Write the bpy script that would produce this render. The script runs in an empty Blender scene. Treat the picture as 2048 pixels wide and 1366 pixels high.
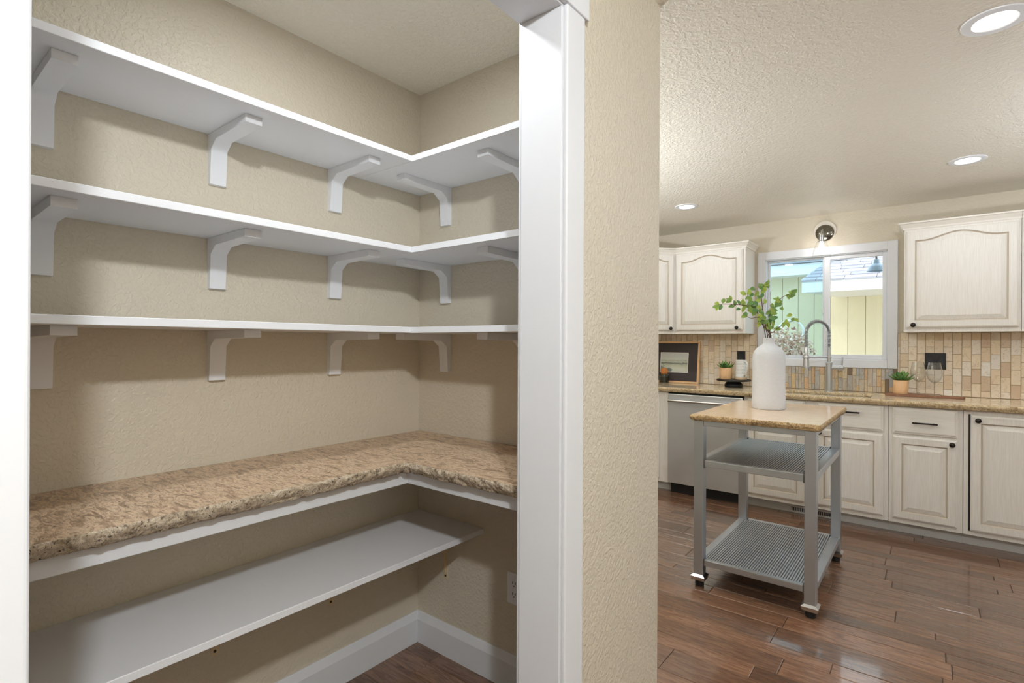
import bpy, bmesh, math, random
from mathutils import Vector, Matrix, noise
R_ = random.Random(7)
scene = bpy.context.scene
col = scene.collection
pi = math.pi

# ------------------------------------------------------------------ camera
YAW, ROLL, FPX, CAMH = math.radians(38.5534), math.radians(0.264), 1053.46, 1.2837
FW = Vector((-math.sin(YAW), math.cos(YAW), 0)); RT = Vector((math.cos(YAW), math.sin(YAW), 0)); UP = Vector((0, 0, 1))
R2 = RT * math.cos(ROLL) + UP * math.sin(ROLL); U2 = -RT * math.sin(ROLL) + UP * math.cos(ROLL)
cam = bpy.data.cameras.new('camera'); camo = bpy.data.objects.new('camera', cam); col.objects.link(camo)
cam.sensor_fit = 'HORIZONTAL'; cam.sensor_width = 36.0; cam.lens = FPX * 36.0 / 2048
cam.shift_y = 4.2 / 2048; cam.clip_start = 0.02
camo.matrix_world = Matrix(((R2.x, U2.x, -FW.x, 0), (R2.y, U2.y, -FW.y, 0), (R2.z, U2.z, -FW.z, CAMH), (0, 0, 0, 1)))
scene.camera = camo

# ------------------------------------------------------------------ world, sun, exposure
w = bpy.data.worlds.new('sky'); scene.world = w; w.use_nodes = True
bg = w.node_tree.nodes['Background']; bg.inputs[0].default_value = (0.84, 0.92, 1.0, 1); bg.inputs[1].default_value = 5.2
sun = bpy.data.lights.new('sun', 'SUN'); sun.energy = 1.5; sun.angle = math.radians(0.6); sun.color = (1.0, 0.95, 0.86)
suno = bpy.data.objects.new('sun', sun); col.objects.link(suno)
suno.rotation_euler = Vector((0.28, 0.42, -0.9)).to_track_quat('-Z', 'Y').to_euler()
vs = scene.view_settings
vs.view_transform = 'Standard'; vs.look = 'None'; vs.exposure = 0.0; vs.gamma = 1.0; vs.use_curve_mapping = False
scene.cycles.max_bounces = 10; scene.cycles.diffuse_bounces = 6; scene.cycles.glossy_bounces = 4
scene.cycles.transparent_max_bounces = 16; scene.cycles.sample_clamp_indirect = 6.0
scene.cycles.use_denoising = True
CAN_W, HALL_W, PANTRY_W, SCONCE_W = 4.2, 106.0, 6.6, 11.0
FILL_W = (54.0, 98.0)

# ------------------------------------------------------------------ materials
def lin(r, g, b):
    f = lambda c: (c / 255 / 12.92) if c <= 10 else ((c / 255 + 0.055) / 1.055) ** 2.4
    return (f(r), f(g), f(b), 1)
MATS = {}
class NT:
    def __init__(s, name):
        s.m = bpy.data.materials.new(name); s.m.use_nodes = True; s.t = s.m.node_tree
        s.b = s.t.nodes['Principled BSDF']; s.o = s.t.nodes['Material Output']
    def n(s, ty, **k):
        nd = s.t.nodes.new(ty)
        for a, v in k.items():
            if a.startswith('i_'):
                key = a[2:]; key = int(key) if key.isdigit() else key.replace('_', ' ')
                nd.inputs[key].default_value = v
            else: setattr(nd, a, v)
        return nd
    def l(s, a, b): s.t.links.new(a, b)
    def coords(s, scale=(1, 1, 1), kind='Object', rnd=False):
        tc = s.n('ShaderNodeTexCoord'); mp = s.n('ShaderNodeMapping'); mp.inputs['Scale'].default_value = scale
        s.l(tc.outputs[kind], mp.inputs['Vector'])
        if rnd:
            oi = s.n('ShaderNodeObjectInfo'); mu = s.n('ShaderNodeMath', operation='MULTIPLY'); mu.inputs[1].default_value = 37.0
            s.l(oi.outputs['Random'], mu.inputs[0]); cx = s.n('ShaderNodeCombineXYZ')
            for i in range(3): s.l(mu.outputs[0], cx.inputs[i])
            s.l(cx.outputs[0], mp.inputs['Location'])
        return mp.outputs[0]
    def noise(s, vec, scale, detail=3, rough=0.55, dist=0.0):
        nd = s.n('ShaderNodeTexNoise'); nd.inputs['Scale'].default_value = scale; nd.inputs['Detail'].default_value = detail
        nd.inputs['Roughness'].default_value = rough; nd.inputs['Distortion'].default_value = dist
        s.l(vec, nd.inputs['Vector']); return nd.outputs[0]
    def ramp(s, fac, stops, interp='LINEAR'):
        r = s.n('ShaderNodeValToRGB'); r.color_ramp.interpolation = interp
        el = r.color_ramp.elements
        while len(el) < len(stops): el.new(0.5)
        for e, (p, c) in zip(el, stops): e.position = p; e.color = c
        s.l(fac, r.inputs[0]); return r.outputs[0]
    def mix(s, fac, a, b, blend='MIX'):
        m = s.n('ShaderNodeMix', data_type='RGBA', blend_type=blend)
        for sock, v in ((m.inputs[0], fac), (m.inputs[6], a), (m.inputs[7], b)):
            if hasattr(v, 'links'): s.l(v, sock)
            else: sock.default_value = v
        return m.outputs[2]
    def bump(s, h, strength, dist):
        b = s.n('ShaderNodeBump'); b.inputs['Strength'].default_value = strength; b.inputs['Distance'].default_value = dist
        s.l(h, b.inputs['Height']); s.l(b.outputs[0], s.b.inputs['Normal'])
    def color(s, v):
        if hasattr(v, 'links'): s.l(v, s.b.inputs['Base Color'])
        else: s.b.inputs['Base Color'].default_value = v
    def set(s, rough=0.5, metal=0.0, spec=0.5):
        s.b.inputs['Roughness'].default_value = rough; s.b.inputs['Metallic'].default_value = metal
        s.b.inputs['Specular IOR Level'].default_value = spec
    def done(s, key): MATS[key] = s.m; return s.m

def plain(key, c, rough=0.5, metal=0.0, spec=0.5, var=0.0):
    t = NT(key); t.set(rough, metal, spec)
    if var:
        f = t.noise(t.coords(), 40, 3)
        t.color(t.mix(f, tuple(x * (1 - var) for x in c[:3]) + (1,), tuple(min(1, x * (1 + var)) for x in c[:3]) + (1,)))
    else: t.color(c)
    return t.done(key)
def paint(key, c, scale, dist, rough=0.5, lo=0.42, hi=0.6, spec=0.4):
    t = NT(key); t.set(rough, 0, spec); v = t.coords()
    h = t.ramp(t.noise(v, scale, 2.5, 0.5, 0.4), [(lo, (0, 0, 0, 1)), (hi, (1, 1, 1, 1))])
    big = t.noise(v, 2.2, 2)
    t.color(t.mix(big, tuple(x * 0.965 for x in c[:3]) + (1,), c))
    t.bump(h, 0.5, dist); return t.done(key)
BEIGE = lin(208, 199, 181)
paint('wall_paint', BEIGE, 88, 0.002, 0.42)
paint('ceiling_paint', lin(232, 226, 213), 75, 0.0045, 0.45, 0.40, 0.62)
plain('trim_white', lin(219, 221, 225), 0.45, 0, 0.35, 0.012)
plain('shelf_white', lin(229, 231, 235), 0.38, 0, 0.45, 0.012)
plain('plastic_white', lin(229, 231, 235), 0.35)
plain('cream_metal', lin(214, 196, 160), 0.4)
plain('black', lin(24, 24, 26), 0.5)
plain('black_gloss', lin(20, 21, 25), 0.22)
plain('rubber', lin(16, 16, 17), 0.6)
plain('bronze', lin(48, 42, 38), 0.35, 0.7)
plain('chrome', lin(205, 206, 208), 0.16, 1.0)
plain('pewter', lin(120, 116, 106), 0.18, 1.0)
plain('mat_board', lin(72, 66, 66), 0.8, 0, 0.3, 0.06)
plain('paper', lin(230, 230, 226), 0.8)
plain('cork', lin(196, 128, 72), 0.8, 0, 0.3, 0.15)
plain('soil', lin(40, 30, 22), 0.9)
plain('twig', lin(92, 68, 52), 0.8)
plain('screw', lin(70, 62, 50), 0.4, 0.8)
plain('seam', lin(176, 165, 140), 0.7)
def stone_like(key, stops, sc, dark, fleck, rough=0.16, stretch=(1, 1, 1), bumpd=0.0, fine=0.7):
    t = NT(key); t.set(rough, 0, 0.5); v = t.coords(stretch)
    c = t.ramp(t.noise(v, sc, 10, 0.74, 0.8), stops)
    c = t.mix(fine, c, t.ramp(t.noise(v, sc * 3.3, 6, 0.75, 0.4), [(0.33, (0.38, 0.33, 0.29, 1)), (0.5, (0.95, 0.95, 0.95, 1)), (0.68, (1.18, 1.16, 1.12, 1))]), 'MULTIPLY')
    fl = t.ramp(t.noise(t.coords(), sc * 5.0, 4, 0.7), [(fleck, (1, 1, 1, 1)), (fleck + 0.05, (0, 0, 0, 1))])
    t.color(t.mix(fl, c, dark))
    if bumpd: t.bump(t.noise(t.coords(), 150, 5, 0.7), 0.9, bumpd)
    return t.done(key)
stone_like('granite_pantry', [(0.32, lin(118, 96, 78)), (0.44, lin(174, 145, 118)), (0.53, lin(226, 200, 170)), (0.62, lin(166, 138, 111)), (0.72, lin(214, 188, 158))], 15, lin(84, 68, 58), 0.33, 0.3, (1.0, 3.2, 1))
stone_like('granite_pantry_edge', [(0.34, lin(128, 112, 94)), (0.46, lin(200, 182, 156)), (0.58, lin(226, 212, 190)), (0.72, lin(178, 156, 126))], 34, lin(62, 54, 48), 0.37, 0.6, (1, 1, 1), 0.006, 0.9)
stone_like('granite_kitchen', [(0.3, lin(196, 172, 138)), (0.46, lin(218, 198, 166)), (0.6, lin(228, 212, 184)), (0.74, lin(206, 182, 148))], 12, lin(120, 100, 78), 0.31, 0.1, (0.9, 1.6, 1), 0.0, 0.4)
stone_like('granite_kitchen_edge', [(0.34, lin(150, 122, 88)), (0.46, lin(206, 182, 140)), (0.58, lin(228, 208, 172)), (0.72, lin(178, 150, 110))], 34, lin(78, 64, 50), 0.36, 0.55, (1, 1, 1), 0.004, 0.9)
stone_like('granite_cart', [(0.3, lin(210, 182, 152)), (0.5, lin(226, 200, 172)), (0.7, lin(216, 190, 160))], 8, lin(170, 140, 112), 0.28, 0.12, (1, 3.0, 1), 0.0, 0.25)
stone_like('granite_cart_edge', [(0.34, lin(112, 90, 64)), (0.46, lin(172, 142, 98)), (0.58, lin(212, 184, 138)), (0.72, lin(140, 112, 76))], 36, lin(58, 48, 40), 0.38, 0.6, (1, 1, 1), 0.004, 0.9)
# washed oak cabinets
def oak(key, c, grain, stretch, amount=0.3):
    t = NT(key); t.set(0.42, 0, 0.4); v = t.coords(stretch, rnd=True)
    f = t.noise(v, 26, 5, 0.62, 0.5); t.color(t.mix(t.ramp(f, [(0.40, (amount,) * 3 + (1,)), (0.60, (0, 0, 0, 1))]), c, grain))
    t.bump(f, 0.25, 0.0008); return t.done(key)
CAB = lin(227, 223, 216)
oak('oak_v', CAB, lin(198, 188, 172), (9, 9, 0.28)); oak('oak_h', CAB, lin(200, 190, 174), (0.28, 9, 9)); plain('oak_plain', lin(227, 221, 211), 0.45)
plain('glaze', lin(192, 180, 163), 0.6)
plain('toe_grey', lin(206, 206, 204), 0.5)
# floor planks
t = NT('floor_wood'); t.set(0.24, 0, 0.5)
v = t.coords((0.9, 7.5, 1), rnd=True)
geo = t.n('ShaderNodeNewGeometry'); oi = t.n('ShaderNodeObjectInfo'); ad = t.n('ShaderNodeMath', operation='ADD')
t.l(geo.outputs['Random Per Island'], ad.inputs[0]); t.l(oi.outputs['Random'], ad.inputs[1]); fr = t.n('ShaderNodeMath', operation='FRACT'); t.l(ad.outputs[0], fr.inputs[0])
f = t.noise(v, 7, 6, 0.65, 1.6); base = t.ramp(f, [(0.25, lin(80, 56, 43)), (0.45, lin(108, 79, 61)), (0.6, lin(130, 99, 78)), (0.8, lin(94, 68, 53))])
tone = t.ramp(fr.outputs[0], [(0.0, (0.62, 0.60, 0.58, 1)), (0.5, (1, 1, 1, 1)), (1.0, (1.3, 1.25, 1.2, 1))])
base = t.mix(1.0, base, tone, 'MULTIPLY')
f3 = t.noise(t.coords((1.2, 40, 1), rnd=True), 9, 4, 0.7); base = t.mix(t.ramp(f3, [(0.34, (0.35, 0.35, 0.35, 1)), (0.48, (0, 0, 0, 1))]), base, lin(70, 47, 36)); t.color(base)
rr = t.ramp(t.noise(t.coords((2, 6, 1), rnd=True), 5, 3), [(0.3, (0.08,) * 3 + (1,)), (0.7, (0.20,) * 3 + (1,))]); t.l(rr, t.b.inputs['Roughness'])
hh = t.noise(t.coords((7, 2.2, 1), rnd=True), 5, 3, 0.5, 0.4); t.bump(t.mix(0.35, hh, f3), 0.35, 0.0035); t.b.inputs['Coat Weight'].default_value = 0.55; t.b.inputs['Coat Roughness'].default_value = 0.07; t.done('floor_wood')
plain('subfloor', lin(26, 17, 13), 0.8)
# brushed steel
def steel(key, c, rough, stretch, metal=1.0):
    t = NT(key); t.set(rough, metal); f = t.noise(t.coords(stretch), 30, 3); big = t.noise(t.coords(), 6, 3)
    c2 = t.mix(f, tuple(x * 0.955 for x in c[:3]) + (1,), c); t.color(t.mix(t.ramp(big, [(0.4, (0.25,) * 3 + (1,)), (0.65, (0, 0, 0, 1))]), c2, tuple(x * 0.86 for x in c[:3]) + (1,))); return t.done(key)
steel('steel', lin(184, 188, 193), 0.32, (20, 20, 0.8), 0.85); steel('steel_front', lin(216, 219, 223), 0.28, (0.6, 20, 20), 0.68); steel('steel_faucet', lin(206, 207, 208), 0.32, (1, 1, 1), 0.8)
steel('steel_dark', lin(120, 121, 124), 0.4, (10, 10, 10))
# tiles
def tile_mat(key, stops, sc=22):
    t = NT(key); t.set(0.5, 0, 0.35)
    oi = t.n('ShaderNodeObjectInfo'); v = t.coords((1, 1, 1), rnd=True)
    c = t.ramp(oi.outputs['Random'], stops, 'LINEAR')
    f = t.noise(v, sc, 6, 0.7, 2.0); c = t.mix(t.ramp(f, [(0.34, (0.4,) * 3 + (1,)), (0.47, (0, 0, 0, 1))]), c, lin(178, 148, 114))
    pit = t.noise(v, 90, 4, 0.7); c = t.mix(t.ramp(pit, [(0.30, (0.6,) * 3 + (1,)), (0.38, (0, 0, 0, 1))]), c, lin(140, 112, 84)); t.color(c)
    t.bump(pit, 0.4, 0.0015); return t.done(key)
tile_mat('travertine', [(0, lin(226, 209, 182)), (0.3, lin(234, 221, 199)), (0.55, lin(220, 200, 172)), (0.8, lin(236, 229, 218)), (0.92, lin(204, 180, 152)), (1, lin(232, 229, 222))])
t = NT('slate_strip'); t.set(0.5, 0, 0.35); oi = t.n('ShaderNodeObjectInfo')
c = t.ramp(oi.outputs['Random'], [(0, lin(190, 178, 160)), (0.22, lin(178, 174, 166)), (0.36, lin(208, 184, 142)), (0.55, lin(192, 186, 176)), (0.66, lin(172, 174, 174)), (0.76, lin(204, 172, 136)), (0.84, lin(126, 108, 88)), (0.93, lin(206, 190, 160)), (1, lin(108, 94, 78))], 'CONSTANT')
f = t.noise(t.coords((3, 3, 1), rnd=True), 20, 5, 0.65, 1.0); t.color(t.mix(t.ramp(f, [(0.35, (0.35,) * 3 + (1,)), (0.55, (0, 0, 0, 1))]), c, lin(120, 100, 78))); t.bump(f, 0.3, 0.001); t.done('slate_strip')
plain('grout', lin(168, 146, 116), 0.85)
# woods
def wood(key, a, b, stretch, rough=0.5):
    t = NT(key); t.set(rough, 0, 0.4); f = t.noise(t.coords(stretch), 14, 5, 0.6, 1.0); t.color(t.mix(f, a, b)); return t.done(key)
wood('wood_light', lin(206, 160, 112), lin(232, 194, 150), (4, 4, 0.8)); wood('wood_frame', lin(214, 172, 124), lin(236, 202, 158), (1, 4, 4)); wood('wood_board', lin(104, 70, 50), lin(168, 122, 92), (0.8, 5, 5))
# vase
t = NT('vase_white'); t.set(0.85, 0, 0.2); f = t.noise(t.coords((1, 1, 3)), 60, 4, 0.6); t.color(t.mix(f, lin(200, 202, 206), lin(216, 218, 222))); t.bump(f, 0.5, 0.002); t.done('vase_white')
# leaves
def leafmat(key, a, b, tr=0.35):
    t = NT(key); t.set(0.5, 0, 0.4); oi = t.n('ShaderNodeObjectInfo'); c = t.ramp(oi.outputs['Random'], [(0, a), (1, b)]); t.color(c)
    tl = t.n('ShaderNodeBsdfTranslucent'); t.l(c, tl.inputs[0]); mx = t.n('ShaderNodeMixShader'); mx.inputs[0].default_value = tr
    t.l(t.b.outputs[0], mx.inputs[1]); t.l(tl.outputs[0], mx.inputs[2]); t.l(mx.outputs[0], t.o.inputs[0]); return t.done(key)
leafmat('leaf', lin(92, 138, 84), lin(176, 196, 88)); leafmat('leaf_succulent', lin(66, 112, 56), lin(150, 186, 98), 0.2); leafmat('leaf_dry', lin(206, 168, 150), lin(206, 168, 150), 0.3)
t = NT('dry_foliage'); t.set(0.8, 0, 0.2); geo = t.n('ShaderNodeNewGeometry')
t.color(t.ramp(geo.outputs['Random Per Island'], [(0, lin(150, 108, 92)), (0.25, lin(226, 186, 168)), (0.6, lin(248, 232, 222)), (0.85, lin(206, 168, 140)), (1, lin(170, 164, 130))])); t.done('dry_foliage')
# glass
def thin_glass(key, tint, refl=1.0):
    t = NT(key); tr = t.n('ShaderNodeBsdfTransparent'); tr.inputs[0].default_value = tint; gl = t.n('ShaderNodeBsdfGlossy'); gl.inputs['Roughness'].default_value = 0.02
    lw = t.n('ShaderNodeLayerWeight'); lw.inputs[0].default_value = 0.5; pw = t.n('ShaderNodeMath', operation='POWER'); pw.inputs[1].default_value = 3.0; t.l(lw.outputs['Facing'], pw.inputs[0])
    mu = t.n('ShaderNodeMath', operation='MULTIPLY_ADD'); mu.inputs[1].default_value = 0.75 * refl; mu.inputs[2].default_value = 0.05 * refl
    t.l(pw.outputs[0], mu.inputs[0]); mx = t.n('ShaderNodeMixShader'); t.l(mu.outputs[0], mx.inputs[0]); t.l(tr.outputs[0], mx.inputs[1]); t.l(gl.outputs[0], mx.inputs[2]); t.l(mx.outputs[0], t.o.inputs[0]); return t.done(key)
thin_glass('pane', (0.74, 0.76, 0.75, 1), 0.6); thin_glass('screen_mesh', (0.72, 0.84, 0.88, 1), 0.0); thin_glass('glass', (0.97, 0.975, 0.975, 1), 1.15); thin_glass('glass_smoke', (0.72, 0.74, 0.68, 1), 1.2)
def emit(key, c, s):
    t = NT(key); e = t.n('ShaderNodeEmission'); e.inputs[0].default_value = c; e.inputs[1].default_value = s; t.l(e.outputs[0], t.o.inputs[0]); return t.done(key)
emit('lens', (1.0, 0.97, 0.90, 1), 4.0); emit('bulb', (1.0, 0.97, 0.92, 1), 9.0)
# exterior
plain('siding', lin(226, 216, 184), 0.7, 0, 0.3, 0.03); plain('fascia', lin(238, 238, 240), 0.6); plain('gravel', lin(170, 160, 145), 0.9, 0, 0.2, 0.2)
t = NT('shingle'); t.set(0.9, 0, 0.2); geo = t.n('ShaderNodeNewGeometry'); t.color(t.ramp(geo.outputs['Random Per Island'], [(0, lin(158, 156, 166)), (1, lin(192, 190, 200))])); t.done('shingle')
plain('lamp_enamel', lin(150, 178, 205), 0.3)
# watercolour print
t = NT('watercolour'); t.set(0.7, 0, 0.2); tc = t.n('ShaderNodeTexCoord'); sx = t.n('ShaderNodeSeparateXYZ'); t.l(tc.outputs['Generated'], sx.inputs[0])
nz = t.noise(t.coords((2.0, 1, 6), 'Generated'), 2.2, 5, 0.6, 1.0)
ad = t.n('ShaderNodeMath', operation='MULTIPLY_ADD'); ad.inputs[1].default_value = 0.22; t.l(nz, ad.inputs[0]); t.l(sx.outputs[2], ad.inputs[2])
c = t.ramp(ad.outputs[0], [(0.0, lin(196, 204, 192)), (0.3, lin(214, 218, 204)), (0.47, lin(198, 204, 184)), (0.58, lin(124, 130, 122)), (0.63, lin(206, 210, 196)), (0.72, lin(176, 184, 168)), (0.76, lin(208, 213, 202)), (1.0, lin(200, 204, 200))])
blob = t.noise(t.coords((3.2, 1, 2.6), 'Generated'), 1.7, 4, 0.6, 0.5)
iv = t.n('ShaderNodeMath', operation='SUBTRACT'); iv.inputs[0].default_value = 0.55; t.l(sx.outputs[0], iv.inputs[1]); iz = t.n('ShaderNodeMath', operation='SUBTRACT'); t.l(iv.outputs[0], iz.inputs[0]); t.l(sx.outputs[2], iz.inputs[1])
i2 = t.n('ShaderNodeMath', operation='ADD'); t.l(iz.outputs[0], i2.inputs[0]); t.l(blob, i2.inputs[1])
t.color(t.mix(t.ramp(i2.outputs[0], [(0.58, (0, 0, 0, 1)), (0.68, (0.8,) * 3 + (1,))]), c, lin(98, 106, 104))); t.done('watercolour')
# striped ceramic
t = NT('ceramic'); t.set(0.25); tc = t.n('ShaderNodeTexCoord'); sx = t.n('ShaderNodeSeparateXYZ'); t.l(tc.outputs['Generated'], sx.inputs[0])
wv = t.n('ShaderNodeMath', operation='SINE'); mu = t.n('ShaderNodeMath', operation='MULTIPLY'); mu.inputs[1].default_value = 85; t.l(sx.outputs[2], mu.inputs[0]); t.l(mu.outputs[0], wv.inputs[0])
st = t.mix(t.ramp(wv.outputs[0], [(0.6, (0, 0, 0, 1)), (0.95, (0.7,) * 3 + (1,))]), lin(236, 237, 236), lin(176, 178, 178))
t.color(t.mix(t.ramp(sx.outputs[2], [(0.10, (1, 1, 1, 1)), (0.16, (0, 0, 0, 1))]), st, lin(206, 180, 146))); t.done('ceramic')

# ------------------------------------------------------------------ object helpers
def wloc(o):
    v = Vector((0, 0, 0))
    while o is not None: v += o.location; o = o.parent
    return v
def tag(o, label=None, cat=None, group=None, kind=None):
    for k, v_ in (('label', label), ('category', cat), ('group', group), ('kind', kind)):
        if v_: o[k] = v_
    return o
def empty(name, loc, label=None, cat=None, group=None):
    o = bpy.data.objects.new(name, None); o.empty_display_size = 0.05; o.location = loc; col.objects.link(o); return tag(o, label, cat, group)
def build(name, bm, mats, parent=None, smooth=False, kind=None, auto=None):
    """bm is in world coordinates; the object's origin goes to the middle of its box"""
    if not bm.verts: return None
    bmesh.ops.recalc_face_normals(bm, faces=bm.faces)
    lo = Vector((min(v.co[i] for v in bm.verts) for i in range(3))); hi = Vector((max(v.co[i] for v in bm.verts) for i in range(3)))
    c = (lo + hi) / 2; bmesh.ops.translate(bm, verts=bm.verts, vec=-c)
    me = bpy.data.meshes.new(name); bm.to_mesh(me); bm.free()
    for m in (mats if isinstance(mats, (list, tuple)) else [mats]): me.materials.append(MATS[m])
    if smooth:
        me.polygons.foreach_set('use_smooth', [True] * len(me.polygons))
        if auto: me.set_sharp_from_angle(angle=math.radians(auto))
    o = bpy.data.objects.new(name, me); col.objects.link(o)
    if parent is not None: o.parent = parent; o.location = c - wloc(parent)
    else: o.location = c
    if kind: o['kind'] = kind
    return o
def abox(bm, x0, x1, y0, y1, z0, z1, bev=0.0, seg=2, mat=0):
    n0 = len(bm.faces)
    r = bmesh.ops.create_cube(bm, size=1.0); vs_ = r['verts']
    for v_ in vs_: v_.co = Vector(((x0 + x1) / 2 + v_.co.x * (x1 - x0), (y0 + y1) / 2 + v_.co.y * (y1 - y0), (z0 + z1) / 2 + v_.co.z * (z1 - z0)))
    if bev:
        es = list({e for v_ in vs_ for e in v_.link_edges})
        bmesh.ops.bevel(bm, geom=es, offset=bev, segments=seg, profile=0.5, affect='EDGES')
    return bm
def box(name, x0, x1, y0, y1, z0, z1, mat, parent=None, bev=0.0, seg=2, kind=None):
    return build(name, abox(bmesh.new(), x0, x1, y0, y1, z0, z1, bev, seg), mat, parent, False, kind)
def alathe(bm, prof, cx, cy, cz, seg=28, axis='Z', cap0=True, cap1=True, M=None):
    rings = []
    for r, z in prof:
        ring = []
        for i in range(seg):
            a = 2 * pi * i / seg
            p = Vector((r * math.cos(a), r * math.sin(a), z))
            if axis == 'Y': p = Vector((p.x, -p.z, p.y))
            if axis == 'X': p = Vector((p.z, p.x, p.y))
            if M is not None: p = M @ p
            ring.append(bm.verts.new(p + Vector((cx, cy, cz))))
        rings.append(ring)
    for a, b in zip(rings, rings[1:]):
        for i in range(seg): bm.faces.new((a[i], a[(i + 1) % seg], b[(i + 1) % seg], b[i]))
    if cap0: bm.faces.new(rings[0][::-1])
    if cap1: bm.faces.new(rings[-1])
    return bm
def lathe(name, prof, c, mat, parent=None, seg=28, axis='Z', cap0=True, cap1=True, auto=35):
    return build(name, alathe(bmesh.new(), prof, *c, seg, axis, cap0, cap1), mat, parent, True, None, auto)
def atube(bm, pts, rad, seg=8, cap=True):
    pts = [Vector(p) for p in pts]; rings = []; n = len(pts); prev = None
    for i, p in enumerate(pts):
        d = (pts[min(i + 1, n - 1)] - pts[max(i - 1, 0)]).normalized()
        if prev is None:
            a = Vector((0, 0, 1)) if abs(d.z) < 0.9 else Vector((1, 0, 0)); u = d.cross(a).normalized()
        else: u = (prev - d * prev.dot(d)).normalized()
        prev = u; v_ = d.cross(u); r = rad[i] if isinstance(rad, (list, tuple)) else rad
        rings.append([bm.verts.new(p + u * r * math.cos(2 * pi * k / seg) + v_ * r * math.sin(2 * pi * k / seg)) for k in range(seg)])
    for a, b in zip(rings, rings[1:]):
        for k in range(seg): bm.faces.new((a[k], a[(k + 1) % seg], b[(k + 1) % seg], b[k]))
    if cap: bm.faces.new(rings[0][::-1]); bm.faces.new(rings[-1])
    return bm
def tube(name, pts, rad, mat, parent=None, seg=8, auto=50): return build(name, atube(bmesh.new(), pts, rad, seg), mat, parent, True, None, auto)
def smooth_path(pts, n=6):
    pts = [Vector(p) for p in pts]; out = []
    for i in range(len(pts) - 1):
        p0, p1, p2, p3 = pts[max(i - 1, 0)], pts[i], pts[i + 1], pts[min(i + 2, len(pts) - 1)]
        for k in range(n):
            s = k / n; out.append(0.5 * ((2 * p1) + (p2 - p0) * s + (2 * p0 - 5 * p1 + 4 * p2 - p3) * s * s + (3 * p1 - p0 - 3 * p2 + p3) * s ** 3))
    out.append(pts[-1]); return out
def aprism(bm, poly, f0, f1):
    """poly of (a,b); f0/f1 map (a,b) to the two end points"""
    A = [bm.verts.new(f0(*p)) for p in poly]; B = [bm.verts.new(f1(*p)) for p in poly]; n = len(poly)
    for i in range(n): bm.faces.new((A[i], A[(i + 1) % n], B[(i + 1) % n], B[i]))
    bm.faces.new(A[::-1]); bm.faces.new(B); return bm
def copy_tree(o, parent=None):
    c = o.copy(); col.objects.link(c); c.parent = parent
    for ch in list(o.children): copy_tree(ch, c)
    return c

# chipped-edge stone slab; loops: list of (points, rough flags); the first is the outline (ccw), others are holes (cw)
def chiseled(name, loops, z0, z1, mats, parent=None, amp=0.007, step=0.006, rows=7, seed=0.0, back=0.0):
    bm = bmesh.new(); tops = []; bots = []
    for pts, flags in loops:
        P = []; n = len(pts)
        for i in range(n):
            a, b = Vector(pts[i]), Vector(pts[(i + 1) % n]); d = (b - a); L = d.length; nrm = Vector((d.y, -d.x)).normalized()
            k = max(1, int(L / step)) if flags[i] else 1
            prevf = flags[(i - 1) % n]
            for q in range(k):
                nn = nrm if flags[i] else Vector((0, 0))
                if q == 0:
                    pa, pb = Vector(pts[(i - 1) % n]), a; dd = pb - pa; pn = Vector((dd.y, -dd.x)).normalized() if prevf else Vector((0, 0))
                    nn = nn + pn
                    if not (flags[i] and prevf): nn = Vector((0, 0)) if not (flags[i] or prevf) else nn * 0.0
                P.append((a + d * (q / k), nn))
        grid = []
        for j in range(rows + 1):
            s = j / rows; z = z1 + (z0 - z1) * s; ring = []
            for p, nn in P:
                if nn.length > 0:
                    q = Vector((p.x * 34, p.y * 34, z * 46 + seed)); f = noise.noise(q) * 0.6 + noise.noise(q * 2.3) * 0.5 + noise.noise(Vector((p.x * 9, p.y * 9, seed))) * 0.45
                    prof = math.sin(pi * min(1, s * 1.15 + 0.02)) * 0.006 - s * back
                    off = prof + f * amp * (0.35 if j == 0 else 1.0)
                    ring.append(bm.verts.new((p.x + nn.x * off, p.y + nn.y * off, z + (0 if j in (0, rows) else noise.noise(q * 1.7) * 0.0015))))
                else: ring.append(bm.verts.new((p.x, p.y, z)))
            grid.append(ring)
        m = len(P)
        for a, b in zip(grid, grid[1:]):
            for i in range(m):
                f = bm.faces.new((a[i], b[i], b[(i + 1) % m], a[(i + 1) % m])); f.material_index = 1; f.smooth = True
        tops.append(grid[0]); bots.append(grid[-1])
    for rings in (tops, bots):
        es = []
        for ring in rings:
            for i in range(len(ring)):
                e = bm.edges.get((ring[i], ring[(i + 1) % len(ring)])); es.append(e)
        bmesh.ops.triangle_fill(bm, use_beauty=True, use_dissolve=False, edges=es)
    return build(name, bm, mats, parent, False)

# ------------------------------------------------------------------ dimensions
XL, YB, ZC = -1.741, 1.537, 2.358       # pantry long wall, pantry back wall, ceiling
HW, HI = -0.680, -0.797                 # wall with the opening: hall face, pantry face
J0, J1, ZH = 0.101, 1.0335, 2.077       # opening
YE = 1.613                              # end of that wall
YW = 5.007; KL = -2.448; KR = 3.0; YR = -2.6; PF = -0.55

def structure(o): o['kind'] = 'structure'; return o
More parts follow.
